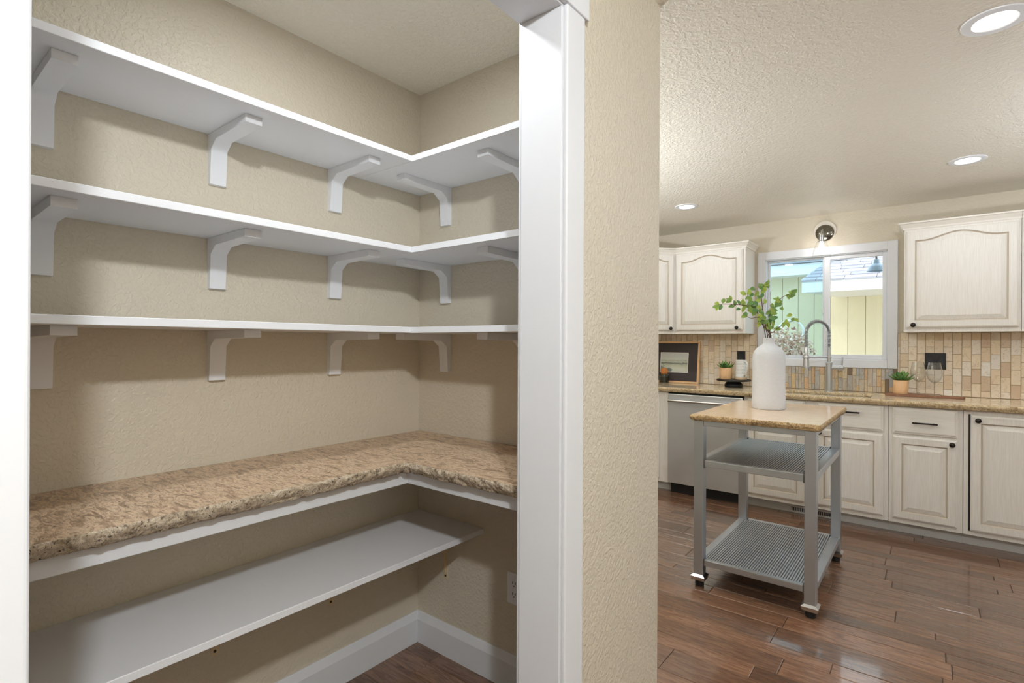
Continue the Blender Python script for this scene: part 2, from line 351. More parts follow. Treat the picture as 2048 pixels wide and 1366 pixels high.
# ------------------------------------------------------------------ shell
sub = structure(box('floor', KL, KR, YR, YW, -0.05, -0.0125, 'subfloor'))
rows = [-2.6 + 0.125 * i for i in range(15)] + [-0.71, -0.585, -0.5, -0.335, -0.21, -0.125, 0.04, 0.165, 0.25, 0.415, 0.54, 0.625, 0.79, 0.915, 1.0, 1.165, 1.247, 1.37, 1.455, 1.58, 1.745, 1.83,
        2.0, 2.165, 2.256, 2.385, 2.471, 2.64, 2.765, 2.852, 2.952, 3.02, 3.155, 3.325, 3.44, 3.536, 3.697, 3.77, 3.897, 3.985, 4.15, 4.325, 4.439, 4.6, 4.69, 4.82, 5.0]
known = {2.0: [-0.845], 2.256: [-0.468], 2.385: [-0.308], 2.471: [0.037], 2.952: [-0.676], 3.02: [-0.13], 3.155: [-1.168, -0.414], 3.325: [0.185], 3.536: [-0.196], 3.77: [0.335], 4.325: [-0.087], 1.37: [-1.573], 1.247: [-1.05]}
rest = bmesh.new()
def aplank(bm, x0, x1, y0, y1):
    g = 0.0007; x0 += g; x1 -= g; y0 += g; y1 -= g; c = 0.0026
    v_ = [bm.verts.new(p) for p in [(x0, y0, -0.012), (x1, y0, -0.012), (x1, y1, -0.012), (x0, y1, -0.012), (x0, y0, -c), (x1, y0, -c), (x1, y1, -c), (x0, y1, -c), (x0 + c, y0 + c, 0), (x1 - c, y0 + c, 0), (x1 - c, y1 - c, 0), (x0 + c, y1 - c, 0)]]
    for a in (0, 4):
        for i in range(4): bm.faces.new((v_[a + i], v_[a + (i + 1) % 4], v_[a + 4 + (i + 1) % 4], v_[a + 4 + i]))
    bm.faces.new(v_[8:12]); return bm
for y0, y1 in zip(rows, rows[1:]):
    js = list(known.get(y0, []))
    xs = sorted([j for j in js]) or [R_.uniform(-1.6, 0.6)]
    x = xs[0]
    while x > KL + 0.25: x -= R_.uniform(0.45, 1.35); xs.insert(0, x)
    x = xs[-1]
    while x < KR - 0.25: x += R_.uniform(0.45, 1.35); xs.append(x)
    xs = [KL] + [x for x in xs if KL + 0.12 < x < KR - 0.12] + [KR]
    for x0, x1 in zip(xs, xs[1:]):
        kit = y0 > 1.4 and y1 < 4.62 and x1 > -2.0 and x0 < 1.6
        pan = 0.85 < y0 <= 1.46 and x1 > XL and x0 < HI
        if kit or pan: build('plank', aplank(bmesh.new(), x0, x1, y0, y1), 'floor_wood', sub)
        else: aplank(rest, x0, x1, y0, y1)
build('plank_field', rest, 'floor_wood', sub, kind='stuff')
structure(box('ceiling', KL - 0.12, KR, YR, YW + 0.14, ZC, ZC + 0.12, 'ceiling_paint'))
structure(box('wall_left', XL - 0.1, XL, PF - 0.1, YB, -0.01, ZC, 'wall_paint'))
structure(box('wall_back', KL, HI, YB, YE, -0.01, ZC, 'wall_paint'))
structure(box('wall_front', XL - 0.1, HI, PF - 0.1, PF, -0.01, ZC, 'wall_paint'))
bm = bmesh.new(); abox(bm, HI, HW, YR, J0 - 0.018, -0.01, ZC); abox(bm, HI, HW, J0 - 0.018, J1 + 0.018, ZH + 0.018, ZC)
abox(bm, HI, HW, J1 + 0.018, YE, -0.01, ZC)
es = [e for e in bm.edges if all(abs(v_.co.x - HW) < 1e-4 and abs(v_.co.y - YE) < 1e-4 for v_ in e.verts)]
bmesh.ops.bevel(bm, geom=es, offset=0.014, segments=5, profile=0.5, affect='EDGES')
structure(build('wall_hall', bm, 'wall_paint', None, True, None, 30))
structure(box('wall_kitchen_left', KL - 0.12, KL, YE - 0.08, YW, -0.01, ZC, 'wall_paint'))
# window wall with opening
WX0, WX1, WZ0, WZ1 = -1.144, -0.268, 1.166, 2.024
bm = bmesh.new(); abox(bm, KL - 0.12, WX0, YW, YW + 0.14, -0.01, ZC); abox(bm, WX1, 1.2, YW, YW + 0.14, -0.01, ZC); abox(bm, 2.9, KR, YW, YW + 0.14, -0.01, ZC); abox(bm, 1.2, 2.9, YW, YW + 0.14, 2.1, ZC); abox(bm, WX0, WX1, YW, YW + 0.14, -0.01, WZ0); abox(bm, WX0, WX1, YW, YW + 0.14, WZ1, ZC)
structure(build('wall_window', bm, 'wall_paint'))
# the rest of the room, beyond the frame
structure(box('wall_hall_block', 1.5, 1.62, YR, 1.25, -0.01, ZC, 'wall_paint'))  # added unseen wall that keeps side light out of the hall
bm = bmesh.new(); abox(bm, KR, KR + 0.12, YR, YW + 0.14, -0.01, ZC + 0.12); structure(build('wall_right', bm, 'wall_paint'))
bm = bmesh.new(); abox(bm, HI, 1.62, YR - 0.12, YR, -0.01, ZC + 0.12)
structure(build('wall_rear', bm, 'wall_paint'))
structure(box('roof', KL - 0.5, KR + 0.5, YR - 0.3, YW + 0.6, ZC + 0.125, ZC + 0.4, 'fascia'))  # added roof slab, out of view, shades the neighbour wall from the sky
# casings and jambs of the pantry opening
def trim(n, x0, x1, y0, y1, z0, z1, bev=0.003): structure(box('trim_%d' % n, x0, x1, y0, y1, z0, z1, 'trim_white', None, bev, 3))
trim(1, HW, HW + 0.013, J1 + 0.006, 1.121, 0, 2.081, 0.005)
trim(2, HW, HW + 0.013, 0.015, J0 + 0.0055, 0, 2.081, 0.005)
trim(3, HW, HW + 0.016, -0.005, 1.136, 2.081, 2.24, 0.003)
trim(4, HI - 0.002, HW + 0.001, J1, J1 + 0.017, 0, ZH, 0.002)
trim(5, HI - 0.002, HW + 0.001, J0 - 0.017, J0, 0, ZH, 0.002)
trim(6, HI - 0.002, HW + 0.001, J0 - 0.017, J1 + 0.017, ZH, ZH + 0.017, 0.002)
trim(7, HI - 0.014, HI, J1 + 0.005, 1.115, 0, ZH + 0.09, 0.004)
trim(8, HI - 0.014, HI, J0 - 0.09, J0 - 0.005, 0, ZH + 0.09, 0.004)
trim(9, HI - 0.014, HI, J0 - 0.005, J1 + 0.005, ZH + 0.005, ZH + 0.09, 0.004)
# baseboards with a chamfered top
def baseboard(name, prof_f0, prof_f1):
    structure(build(name, aprism(bmesh.new(), [(0, 0), (0.016, 0), (0.016, 0.098), (0.004, 0.128), (0, 0.128)], prof_f0, prof_f1), 'trim_white'))
baseboard('baseboard_left', lambda a, b: (XL + a, PF, b), lambda a, b: (XL + a, YB - a, b))
baseboard('baseboard_back', lambda a, b: (XL + a, YB - a, b), lambda a, b: (HI, YB - a, b))
baseboard('baseboard_hall', lambda a, b: (HW + a, 1.121, b), lambda a, b: (HW + a, YE, b))

# ------------------------------------------------------------------ pantry shelves
def bracket(parent, along, wall_axis, zt, name='bracket'):
    """moulded L bracket: leg on the wall, arm under the shelf; profile (out, drop)"""
    prof = [(0, 0), (0.246, 0), (0.246, -0.022), (0.056, -0.025), (0.024, -0.048), (0.016, -0.153), (0, -0.153)]
    hw = 0.0235; bm = bmesh.new()
    if wall_axis == 'L': f0 = lambda a, b: (XL + a, along - hw, zt + b); f1 = lambda a, b: (XL + a, along + hw, zt + b)
    else: f0 = lambda a, b: (along - hw, YB - a, zt + b); f1 = lambda a, b: (along + hw, YB - a, zt + b)
    aprism(bm, prof, f0, f1)
    es = [e for e in bm.edges if e.calc_face_angle(0) > 0.3 and not all(abs((v_.co.x - XL) if wall_axis == 'L' else (YB - v_.co.y)) < 1e-5 for v_ in e.verts) and not all(abs(v_.co.z - zt) < 1e-5 for v_ in e.verts)]
    bmesh.ops.bevel(bm, geom=es, offset=0.0065, segments=4, profile=0.5, affect='EDGES', clamp_overlap=True)
    return build(name, bm, 'plastic_white', parent, True, None, 50)
D = 0.312
words = {1: 'highest', 2: 'middle', 3: 'lowest'}
labels = {1: 'white L-shaped pantry shelf, highest of the three bracketed shelves near the ceiling', 2: 'white L-shaped pantry shelf, middle of the three bracketed shelves', 3: 'white L-shaped pantry shelf at eye level, just above the granite counter'}
for i, zt in ((1, 1.942), (2, 1.622), (3, 1.340)):
    s = empty('corner_shelf', (XL + 0.15, 0.6, zt - 0.02), labels[i], 'shelf', 'bracketed pantry shelves')
    bm = bmesh.new(); abox(bm, XL + 0.001, XL + D, PF, YB - D - 0.0006, zt - 0.02, zt, 0.0012, 1); build('board', bm, 'shelf_white', s)
    bm = bmesh.new(); aprism(bm, [(XL + 0.001, YB - D), (XL + D, YB - D), (HI - 0.001, YB - D), (HI - 0.001, YB - 0.001), (XL + 0.001, YB - 0.001)], lambda a, b: (a, b, zt - 0.02), lambda a, b: (a, b, zt)); build('board', bm, 'shelf_white', s)
    for yb in (-0.12, 0.292, 0.705, 1.116): bracket(s, yb, 'L', zt - 0.0205)
    for xb in (-1.57, -1.155): bracket(s, xb, 'B', zt - 0.0205)
# granite counter with white apron
ct = empty('pantry_counter', (XL + 0.2, 0.6, 0.82), 'L-shaped brown granite pantry counter with chipped edge over a white apron', 'counter')
CX, CY = XL + 0.436, YB - 0.436
chiseled('granite_top', [([(XL + 0.001, PF), (CX, PF), (CX, CY - 0.012), (CX + 0.012, CY), (HI - 0.001, CY), (HI - 0.001, YB - 0.001), (XL + 0.001, YB - 0.001)], [0, 1, 1, 1, 0, 0, 0])], 0.868, 0.9055, ['granite_pantry', 'granite_pantry_edge'], ct, 0.0095, 0.005, 8, 3.0, 0.014)
AX, AY = XL + 0.391, YB - 0.391
box('apron', AX - 0.019, AX, PF, AY - 0.0005, 0.821, 0.8675, 'trim_white', ct, 0.002)
box('apron', AX - 0.019, HI - 0.001, AY, AY + 0.019, 0.821, 0.8675, 'trim_white', ct, 0.002)
box('cleat', XL + 0.001, XL + 0.02, PF, YB - 0.001, 0.80, 0.8675, 'trim_white', ct); box('cleat', XL + 0.021, HI - 0.001, YB - 0.02, YB - 0.001, 0.80, 0.8675, 'trim_white', ct)
# single shelf below
ls = empty('low_shelf', (XL + 0.2, 0.6, 0.545), 'plain white straight shelf under the pantry counter along the long wall', 'shelf')
box('board', XL + 0.001, XL + 0.383, PF, YB - 0.001, 0.5445, 0.5645, 'shelf_white', ls, 0.0015, 1)
def metal_bracket(along, wall):
    bm = bmesh.new(); hw = 0.011
    def add(poly, h0, h1):
        if wall == 'L': aprism(bm, poly, lambda a, b: (XL + a, along + h0, b), lambda a, b: (XL + a, along + h1, b))
        else: aprism(bm, poly, lambda a, b: (along + h0, YB - a, b), lambda a, b: (along + h1, YB - a, b))
    add([(0, 0.544), (0, 0.312), (0.003, 0.312), (0.003, 0.5415), (0.26, 0.5415), (0.26, 0.544)], -hw, hw)
    add([(0.003, 0.34), (0.008, 0.34), (0.020, 0.46), (0.055, 0.525), (0.24, 0.535), (0.24, 0.5415), (0.003, 0.5415)], -0.0035, 0.0035)
    b = build('bracket', bm, 'cream_metal', ls); bm = bmesh.new()
    if wall == 'L': alathe(bm, [(0.0048, 0), (0.004, 0.0025), (0.001, 0.003)], XL + 0.003, along, 0.324, 12, 'X')
    else: alathe(bm, [(0.0048, 0), (0.004, 0.0025), (0.001, 0.003)], along, YB - 0.003, 0.324, 12, 'Y')
    build('screw', bm, 'screw', b, True)
for y_ in (0.292, 0.707, 1.111): metal_bracket(y_, 'L')
metal_bracket(-1.568, 'B')

# outlets
def outlet(name, x0, x1, y, z0, z1, pm, im, label, gangs=1):
    o = empty(name, ((x0 + x1) / 2, y, z0), label, 'outlet')
    box('cover_plate', x0, x1, y - 0.006, y, z0, z1, pm, o, 0.003, 2)
    wgt = (x1 - x0) / gangs
    for g in range(gangs):
        cx = x0 + wgt * (g + 0.5); cz = (z0 + z1) / 2
        if pm == 'plastic_white':
            for dz in (0.020, -0.020):
                f = lathe('socket', [(0.016, 0), (0.0155, 0.0015), (0.013, 0.002)], (cx, y - 0.006, cz + dz), pm, o, 20, 'Y')
                for sx in (-0.0062, 0.0062): box('slot', cx + sx - 0.0013, cx + sx + 0.0013, y - 0.0087, y - 0.0078, cz + dz - 0.002, cz + dz + 0.008, 'black', f)
                lathe('slot', [(0.0026, 0), (0.0026, 0.0009)], (cx, y - 0.0078, cz + dz - 0.0085), 'black', f, 10, 'Y')
        else:
            f = box('socket', cx - 0.0165, cx + 0.0165, y - 0.008, y - 0.0055, cz - 0.033, cz + 0.033, im, o, 0.001, 1)
            for dz in (0.017, -0.017):
                for sx in (-0.006, 0.006): box('slot', cx + sx - 0.001, cx + sx + 0.001, y - 0.0087, y - 0.0079, cz + dz - 0.003, cz + dz + 0.005, 'black', f)
    return o
outlet('wall_outlet', -1.239, -1.169, YB, 0.317, 0.434, 'plastic_white', None, 'white duplex outlet on the low pantry wall beside the opening trim')

# ------------------------------------------------------------------ kitchen cabinets
def door(name, x0, x1, z0, z1, yf, parent, knob=None, arch=0.0, M=None, fw=0.056, th=0.019, pull=None, mat='oak_v', slab=False):
    """framed raised-panel door facing -Y; nested loops share one point order"""
    NTp = 26 if arch else 2
    def loop(d, y, arched):
        dt = d
        pts = [(x0 + d, z0 + d), (x1 - d, z0 + d)]
        for k in range(NTp):
            s = k / (NTp - 1); x = (x1 - d) + ((x0 + d) - (x1 - d)) * s; z = z1 - d
            if arched and arch:
                u = abs(2 * s - 1); b = 1.0 if u < 0.0 else 0.5 + 0.5 * math.cos(pi * min(1.0, max(0.0, u / 0.84)))
                z = z1 - (d - 0.024) - arch * (1 - b)
            pts.append((x, z))
        return [Vector((x, y, z)) for x, z in pts]
    def mesh(specs, mats_idx, cap_end, cap_start=False):
        bm = bmesh.new(); rings = []
        for d, dy, ar in specs: rings.append([bm.verts.new((M @ p) if M is not None else p) for p in loop(d, yf + dy, ar)])
        n = len(rings[0])
        for (a, b), mi in zip(zip(rings, rings[1:]), mats_idx):
            for i in range(n): f = bm.faces.new((a[i], a[(i + 1) % n], b[(i + 1) % n], b[i])); f.material_index = mi
        if cap_end: bm.faces.new(rings[-1])
        if cap_start: bm.faces.new(rings[0][::-1])
        return bm
    if slab:
        o = build(name, mesh([(0, th, 0), (0, 0.006, 0), (0.006, 0.0055, 0), (0.012, 0.0015, 0), (0.016, 0, 0)], [0, 1, 0, 0], True, True), ['oak_h', 'oak_plain'], parent)
    else:
        o = build(name, mesh([(0, th, 0), (0, 0.006, 0), (0.003, 0.0045, 0), (0.010, 0.0005, 0), (fw - 0.008, 0, 1), (fw - 0.002, 0.008, 1), (fw - 0.002, th, 1)], [0, 0, 0, 0, 1, 1], False), [mat, 'glaze'], parent)
        build('panel', mesh([(fw - 0.003, 0.014, 1), (fw - 0.003, 0.0095, 1), (fw + 0.002, 0.0095, 1), (fw + 0.026, 0.002, 1), (fw + 0.028, 0.0008, 1)], [1, 1, 0, 0], True), ['oak_v', 'glaze'], o)
    if knob:
        bm = bmesh.new(); alathe(bm, [(0.0055, 0), (0.005, 0.010), (0.009, 0.014), (0.0155, 0.018), (0.016, 0.022), (0.011, 0.027), (0.003, 0.0285)], knob[0], yf, knob[1], 18, 'Y')
        if M is not None: bmesh.ops.transform(bm, matrix=M, verts=bm.verts)
        build('knob', bm, 'bronze', o, True)
    if pull:
        bm = bmesh.new(); px, pz, L = pull; abox(bm, px - L / 2, px + L / 2, yf - 0.032, yf - 0.024, pz - 0.005, pz + 0.005, 0.001, 1)
        for sx in (-1, 1): abox(bm, px + sx * (L / 2 - 0.02) - 0.004, px + sx * (L / 2 - 0.02) + 0.004, yf - 0.024, yf, pz - 0.004, pz + 0.004)
        build('pull', bm, 'bronze', o)
    return o
FY = 4.42; DY = 4.401   # face frame, door face
def frame_box(parent, x0, x1, y0, y1, z0, z1): return box('body', x0 + 0.0006, x1 - 0.0006, y0, y1, z0, z1, 'oak_v', parent, 0.0012, 1)
def toe(parent, x0, x1): box('toe_board', x0, x1, 4.51, 4.53, 0.0, 0.0835, 'toe_grey', parent)
def base(name, x0, x1, label):
    o = empty(name, ((x0 + x1) / 2, 4.7, 0.0), label, 'cabinet')
    if name == 'sink_base_cabinet':     # open-topped so the basin hangs in it
        box('face_frame', x0 + 0.0006, x1 - 0.0006, FY, FY + 0.02, 0.084, 0.8755, 'oak_v', o, 0.0012, 1)
        for q in ((x0 + 0.0006, x0 + 0.018), (x1 - 0.018, x1 - 0.0006)): box('side_panel', q[0], q[1], FY + 0.02, YW - 0.002, 0.084, 0.8755, 'oak_v', o)
        box('bottom_panel', x0 + 0.018, x1 - 0.018, FY + 0.02, YW - 0.002, 0.084, 0.102, 'oak_v', o)
    else: frame_box(o, x0, x1, FY, YW - 0.002, 0.084, 0.8755)
    toe(o, x0, x1); return o
b0 = base('base_cabinet', KL + 0.001, -1.786, 'cream corner base cabinet left of the dishwasher')
door('door', -2.25, -1.86, 0.117, 0.845, DY, b0)
sb = base('sink_base_cabinet', -1.162, -0.23, 'cream base cabinet with two doors below the sink, behind the steel cart')
door('door', -1.136, -0.734, 0.117, 0.673, DY, sb, (-0.757, 0.648)); door('door', -0.66, -0.258, 0.117, 0.673, DY, sb, (-0.637, 0.648))
door('drawer_front', -1.136, -0.734, 0.692, 0.866, DY, sb, pull=(-0.935, 0.812, 0.133), slab=True); door('drawer_front', -0.66, -0.258, 0.692, 0.866, DY, sb, pull=(-0.457, 0.812, 0.133), slab=True)
b2 = base('base_cabinet', -0.229, 0.158, 'cream base cabinet with one drawer above one door, right of the sink cabinet')
door('door', -0.205, 0.131, 0.117, 0.673, DY, b2, (0.105, 0.648)); door('drawer_front', -0.205, 0.131, 0.692, 0.866, DY, b2, pull=(-0.034, 0.771, 0.133), slab=True)
b3 = base('base_cabinet', 0.159, 0.66, 'cream base cabinet with one full-height door at the right edge of the photo')
door('door', 0.194, 0.62, 0.117, 0.845, DY - 0.004, b3, (0.229, 0.816)); box('gap_shadow', 0.184, 0.194, 4.417, 4.4195, 0.112, 0.85, 'black', b3)  # black strip painted as the shadow in the gap beside the door
# dishwasher
dw = empty('dishwasher', (-1.474, 4.7, 0), 'stainless steel dishwasher with a bar handle under the counter', 'dishwasher')
box('tub', -1.783, -1.164, 4.43, 5.0, 0.09, 0.872, 'black', dw)
box('front_panel', -1.779, -1.168, 4.395, 4.428, 0.095, 0.858, 'steel_front', dw, 0.003)
bm = bmesh.new(); atube(bm, [(-1.76, 4.352, 0.805), (-1.187, 4.352, 0.805)], 0.0125, 14)
for x_ in (-1.745, -1.202): abox(bm, x_ - 0.009, x_ + 0.009, 4.352, 4.396, 0.796, 0.814)
build('handle', bm, 'chrome', dw, True, None, 40)
box('kick_plate', -1.779, -1.168, 4.47, 4.49, 0.0, 0.09, 'black', dw)
# uppers
UY = 4.687
def crown(parent, pts, z0, z1, out=0.032):
    """small crown along a front path; pts are the face line (ccw seen from the room, outward to the right-hand side)"""
    prof = [(0.0, z0), (0.006, z0), (0.008, z0 + 0.012), (0.024, z1 - 0.014), (out, z1 - 0.010), (out, z1), (0.0, z1)]
    bm = bmesh.new(); cols = []; n = len(pts)
    for i, p in enumerate(pts):
        p = Vector(p); d0 = (p - Vector(pts[i - 1])).normalized() if i else None; d1 = (Vector(pts[i + 1]) - p).normalized() if i < n - 1 else None
        n0 = Vector((d0.y, -d0.x)) if d0 else None; n1 = Vector((d1.y, -d1.x)) if d1 else None
        if n0 and n1: m = (n0 + n1); m = m / (m.dot(n0))
        else: m = n0 or n1
        cols.append([bm.verts.new((p.x + m.x * a, p.y + m.y * a, b)) for a, b in prof])
    k = len(prof)
    for a, b in zip(cols, cols[1:]):
        for i in range(k): bm.faces.new((a[i], a[(i + 1) % k], b[(i + 1) % k], b[i]))
    bm.faces.new(cols[0][::-1]); bm.faces.new(cols[-1]); return build('crown', bm, 'oak_plain', parent)
def upper(x0, x1, label, dx0, dx1, knobx, left_end, right_end):
    o = empty('wall_cabinet', ((x0 + x1) / 2, 4.85, 1.379), label, 'cabinet'); frame_box(o, x0, x1, UY + 0.019, YW - 0.0005, 1.379, 2.135)
    door('door', dx0, dx1, 1.409, 2.095, UY, o, (knobx, 1.428), 0.045)
    pts = ([(x0, YW - 0.001)] if left_end else []) + [(x0, UY + 0.019), (x1, UY + 0.019)] + ([(x1, YW - 0.001)] if right_end else [])
    crown(o, pts, 2.108, 2.158); return o
upper(-1.838, -1.231, 'cream wall cabinet with arched door left of the window', -1.826, -1.252, -1.293, False, True)
upper(-0.158, 0.452, 'cream wall cabinet with arched door right of the window', -0.144, 0.438, -0.104, True, False)
upper(0.453, 1.06, 'cream wall cabinet with arched door at the right edge of the photo', 0.467, 1.046, 1.0, False, True)
# diagonal corner wall cabinet
dc = empty('corner_wall_cabinet', (-2.2, 4.75, 1.379), 'cream diagonal corner wall cabinet beside the picture, mostly hidden by the hall wall', 'cabinet')
bm = bmesh.new(); aprism(bm, [(KL + 0.001, YW - 0.001), (KL + 0.001, 4.397), (-2.128, 4.397), (-1.8392, 4.706), (-1.8392, YW - 0.001)], lambda a, b: (a, b, 1.379), lambda a, b: (a, b, 2.135)); build('body', bm, 'oak_v', dc)
A, B = Vector((-2.128, 4.397, 0)), Vector((-1.8392, 4.706, 0)); dd = (B - A); L = dd.length; ang = math.atan2(dd.y, dd.x)
M = Matrix.Translation(A) @ Matrix.Rotation(ang, 4, 'Z')
door('door', 0.02, L - 0.022, 1.409, 2.095, -0.0195, dc, (L - 0.06, 1.428), 0.03, M)
crown(dc, [(-2.128, 4.397), (-1.8392, 4.706)], 2.108, 2.158)
# counter with sink cut-out
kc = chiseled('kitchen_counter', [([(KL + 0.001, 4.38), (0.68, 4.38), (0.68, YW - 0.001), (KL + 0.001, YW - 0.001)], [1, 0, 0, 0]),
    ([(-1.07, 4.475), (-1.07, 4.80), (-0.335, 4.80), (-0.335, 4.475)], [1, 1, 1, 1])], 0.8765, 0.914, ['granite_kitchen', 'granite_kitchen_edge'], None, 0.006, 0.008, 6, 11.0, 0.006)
tag(kc, 'tan granite kitchen worktop with chipped front edge and sink cut-out', 'countertop')
sk = bmesh.new()
def basin(bm, x0, x1, y0, y1, z0, z1, t_=0.003):
    o_ = [(x0, y0), (x1, y0), (x1, y1), (x0, y1)]; i_ = [(x0 + t_, y0 + t_), (x1 - t_, y0 + t_), (x1 - t_, y1 - t_), (x0 + t_, y1 - t_)]
    a = [bm.verts.new((*p, z0)) for p in o_]; b = [bm.verts.new((*p, z1)) for p in o_]; c = [bm.verts.new((*p, z1)) for p in i_]; d = [bm.verts.new((*p, z0 + t_)) for p in i_]
    for p, q in ((a, b), (b, c), (c, d)):
        for i in range(4): bm.faces.new((p[i], p[(i + 1) % 4], q[(i + 1) % 4], q[i]))
    bm.faces.new(a[::-1]); bm.faces.new(d); return bm
tag(build('sink', basin(sk, -1.09, -0.315, 4.455, 4.815, 0.70, 0.8758), 'steel_faucet'), 'stainless undermount sink basin set below the granite worktop', 'sink')
# toe-kick vent
vt = empty('toe_kick_vent', (-0.70, 4.50, 0), 'small white slotted vent in the toe kick behind the cart', 'vent')
box('vent_plate', -0.852, -0.545, 4.5045, 4.5095, 0.002, 0.056, 'toe_grey', vt)
for k in range(24):
    x_ = -0.835 + k * 0.012
    box('slot', x_ - 0.0036, x_ + 0.0036, 4.5035, 4.5044, 0.016, 0.044, 'black', vt)

# ------------------------------------------------------------------ backsplash
def tile_obj(parent, cx, cz, w_, h_, th, mat):
    bm = bmesh.new(); abox(bm, cx - w_ / 2, cx + w_ / 2, YW - th, YW - 0.002, cz - h_ / 2, cz + h_ / 2); es = [e for e in bm.edges if all(abs(v_.co.y - (YW - th)) < 1e-5 for v_ in e.verts)]
    bmesh.ops.bevel(bm, geom=es, offset=0.0015, segments=1, affect='EDGES'); build('tile', bm, mat, parent)
def splash(name, x0, x1, ztop, label, x_first):
    o = empty(name, ((x0 + x1) / 2, YW, 0.915), label, 'backsplash'); box('grout_bed', x0, x1, YW - 0.004, YW - 0.0005, 0.915, ztop, 'grout', o)
    x = x_first; k = round((x_first - (-0.19)) / 0.0515)
    while x < x1 - 0.002:
        xa, xb = max(x, x0), min(x + 0.0515, x1); zoff = 1.377 - (0.0 if k % 2 else 0.052)
        z = zoff + 0.104 * 2
        while z > 0.915:
            za, zb = max(z - 0.104, 0.9155), min(z, ztop)
            if xb - xa > 0.008 and zb - za > 0.008: tile_obj(o, (xa + xb) / 2, (za + zb) / 2, xb - xa - 0.0025, zb - za - 0.0025, 0.0085 + R_.uniform(-0.0006, 0.0008), 'travertine')
            z -= 0.104
        x += 0.0515; k += 1
    return o
splash('tile_backsplash', -0.2035, 0.68, 1.3785, 'tan travertine tile backsplash right of the window', -0.19 - 0.0515)
splash('tile_backsplash', KL + 0.003, -1.2055, 1.3785, 'tan travertine tile backsplash left of the window, behind the framed picture', -0.19 - 44 * 0.0515)
ms = empty('slate_backsplash', (-0.7, YW, 0.915), 'mixed grey and gold narrow strip mosaic below the window, behind the faucet', 'backsplash')
box('grout_bed', -1.2045, -0.2045, YW - 0.004, YW - 0.0005, 0.915, 1.1025, 'grout', ms)
x = -1.204
while x < -0.206:
    wd = min(R_.choice([0.021, 0.025, 0.03, 0.034]), -0.2047 - x); z = 1.102; first = True
    while z > 0.9165:
        h_ = R_.choice([0.05, 0.08, 0.11, 0.14]) if not first else R_.choice([0.03, 0.06, 0.09, 0.14]); first = False
        if z - h_ < 0.935: h_ = z - 0.916
        if wd > 0.006: tile_obj(ms, x + wd / 2, z - h_ / 2, wd - 0.002, h_ - 0.002, 0.008 + R_.uniform(-0.001, 0.002), 'slate_strip')
        z -= h_
    x += wd
outlet('wall_outlet', -1.376, -1.306, YW - 0.0095, 1.110, 1.226, 'black_gloss', 'black', 'black outlet on the backsplash behind the striped pitcher')
outlet('wall_outlet', -0.040, 0.082, YW - 0.0095, 1.107, 1.229, 'black_gloss', 'black', 'black double outlet on the backsplash behind the wine glasses', 2)

# ------------------------------------------------------------------ window
wn = structure(empty('window_1', (-0.706, YW, 1.103)))
tz0, tz1, tx0, tx1 = 1.1035, 2.092, -1.204, -0.205
def wtrim(x0, x1, z0, z1, y0=YW - 0.016, y1=YW, name='casing', bev=0.003): return box(name, x0, x1, y0, y1, z0, z1, 'trim_white', wn, bev, 2)
wtrim(tx0, WX0, tz0, tz1); wtrim(WX1, tx1, tz0, tz1); wtrim(WX0, WX1, WZ1, tz1); wtrim(WX0, WX1, tz0, WZ0)
for a in ((WX0, WX0 + 0.006, WZ0, WZ1), (WX1 - 0.006, WX1, WZ0, WZ1), (WX0, WX1, WZ0, WZ0 + 0.006), (WX0, WX1, WZ1 - 0.006, WZ1)): wtrim(*a, YW, YW + 0.13, 'reveal', 0.0)
fx0, fx1, fz0, fz1 = WX0 + 0.006, WX1 - 0.006, WZ0 + 0.006, WZ1 - 0.006; mid = -0.69
def sash(x0, x1, z0, z1, y0, y1, wl, wr, wb, wt, gm, name):
    o = empty(name, ((x0 + x1) / 2, y0, z0)); o.parent = wn; o.location = Vector(((x0 + x1) / 2, y0, z0)) - wloc(wn)
    for q in ((x0, x0 + wl, z0, z1), (x1 - wr, x1, z0, z1), (x0 + wl, x1 - wr, z0, z0 + wb), (x0 + wl, x1 - wr, z1 - wt, z1)): box('sash_rail', q[0], q[1], y0, y1, q[2], q[3], 'trim_white', o, 0.003, 2)
    box('glass_pane', x0 + wl, x1 - wr, (y0 + y1) / 2 - 0.002, (y0 + y1) / 2 + 0.002, z0 + wb, z1 - wt, gm, o); return o
sash(mid - 0.01, fx1, fz0, fz1, YW + 0.022, YW + 0.052, 0.042, 0.030, 0.034, 0.030, 'pane', 'fixed_sash')
sl = sash(fx0, mid + 0.012, fz0, fz1, YW + 0.055, YW + 0.085, 0.018, 0.038, 0.022, 0.014, 'pane', 'sliding_sash')
box('insect_screen', fx0 + 0.004, mid - 0.012, YW + 0.096, YW + 0.097, fz0 + 0.004, fz1 - 0.004, 'screen_mesh', sl)
bm = bmesh.new(); abox(bm, -0.716, -0.704, YW + 0.044, YW + 0.0545, 1.545, 1.60, 0.002); build('latch', bm, 'plastic_white', sl)

# unseen glazed patio door, added in the same wall to let in daylight
dr = structure(empty('added_door_1', (2.05, YW, 0)))
for k, (a, b) in enumerate(((1.2, 2.06), (2.04, 2.9))):
    yo = YW + 0.03 + 0.045 * k
    for q in ((a, a + 0.07, 0.0, 2.1), (b - 0.07, b, 0.0, 2.1), (a + 0.07, b - 0.07, 0.0, 0.12), (a + 0.07, b - 0.07, 2.02, 2.1)): box('door_rail', q[0], q[1], yo, yo + 0.04, q[2], q[3], 'trim_white', dr)
    box('glass_pane', a + 0.07, b - 0.07, yo + 0.018, yo + 0.022, 0.12, 2.02, 'pane', dr)
for q in ((1.11, 1.2, 0.0, 2.19), (2.9, 2.985, 0.0, 2.19), (1.2, 2.9, 2.1, 2.19)): box('casing', q[0], q[1], YW - 0.016, YW, q[2], q[3], 'trim_white', dr)

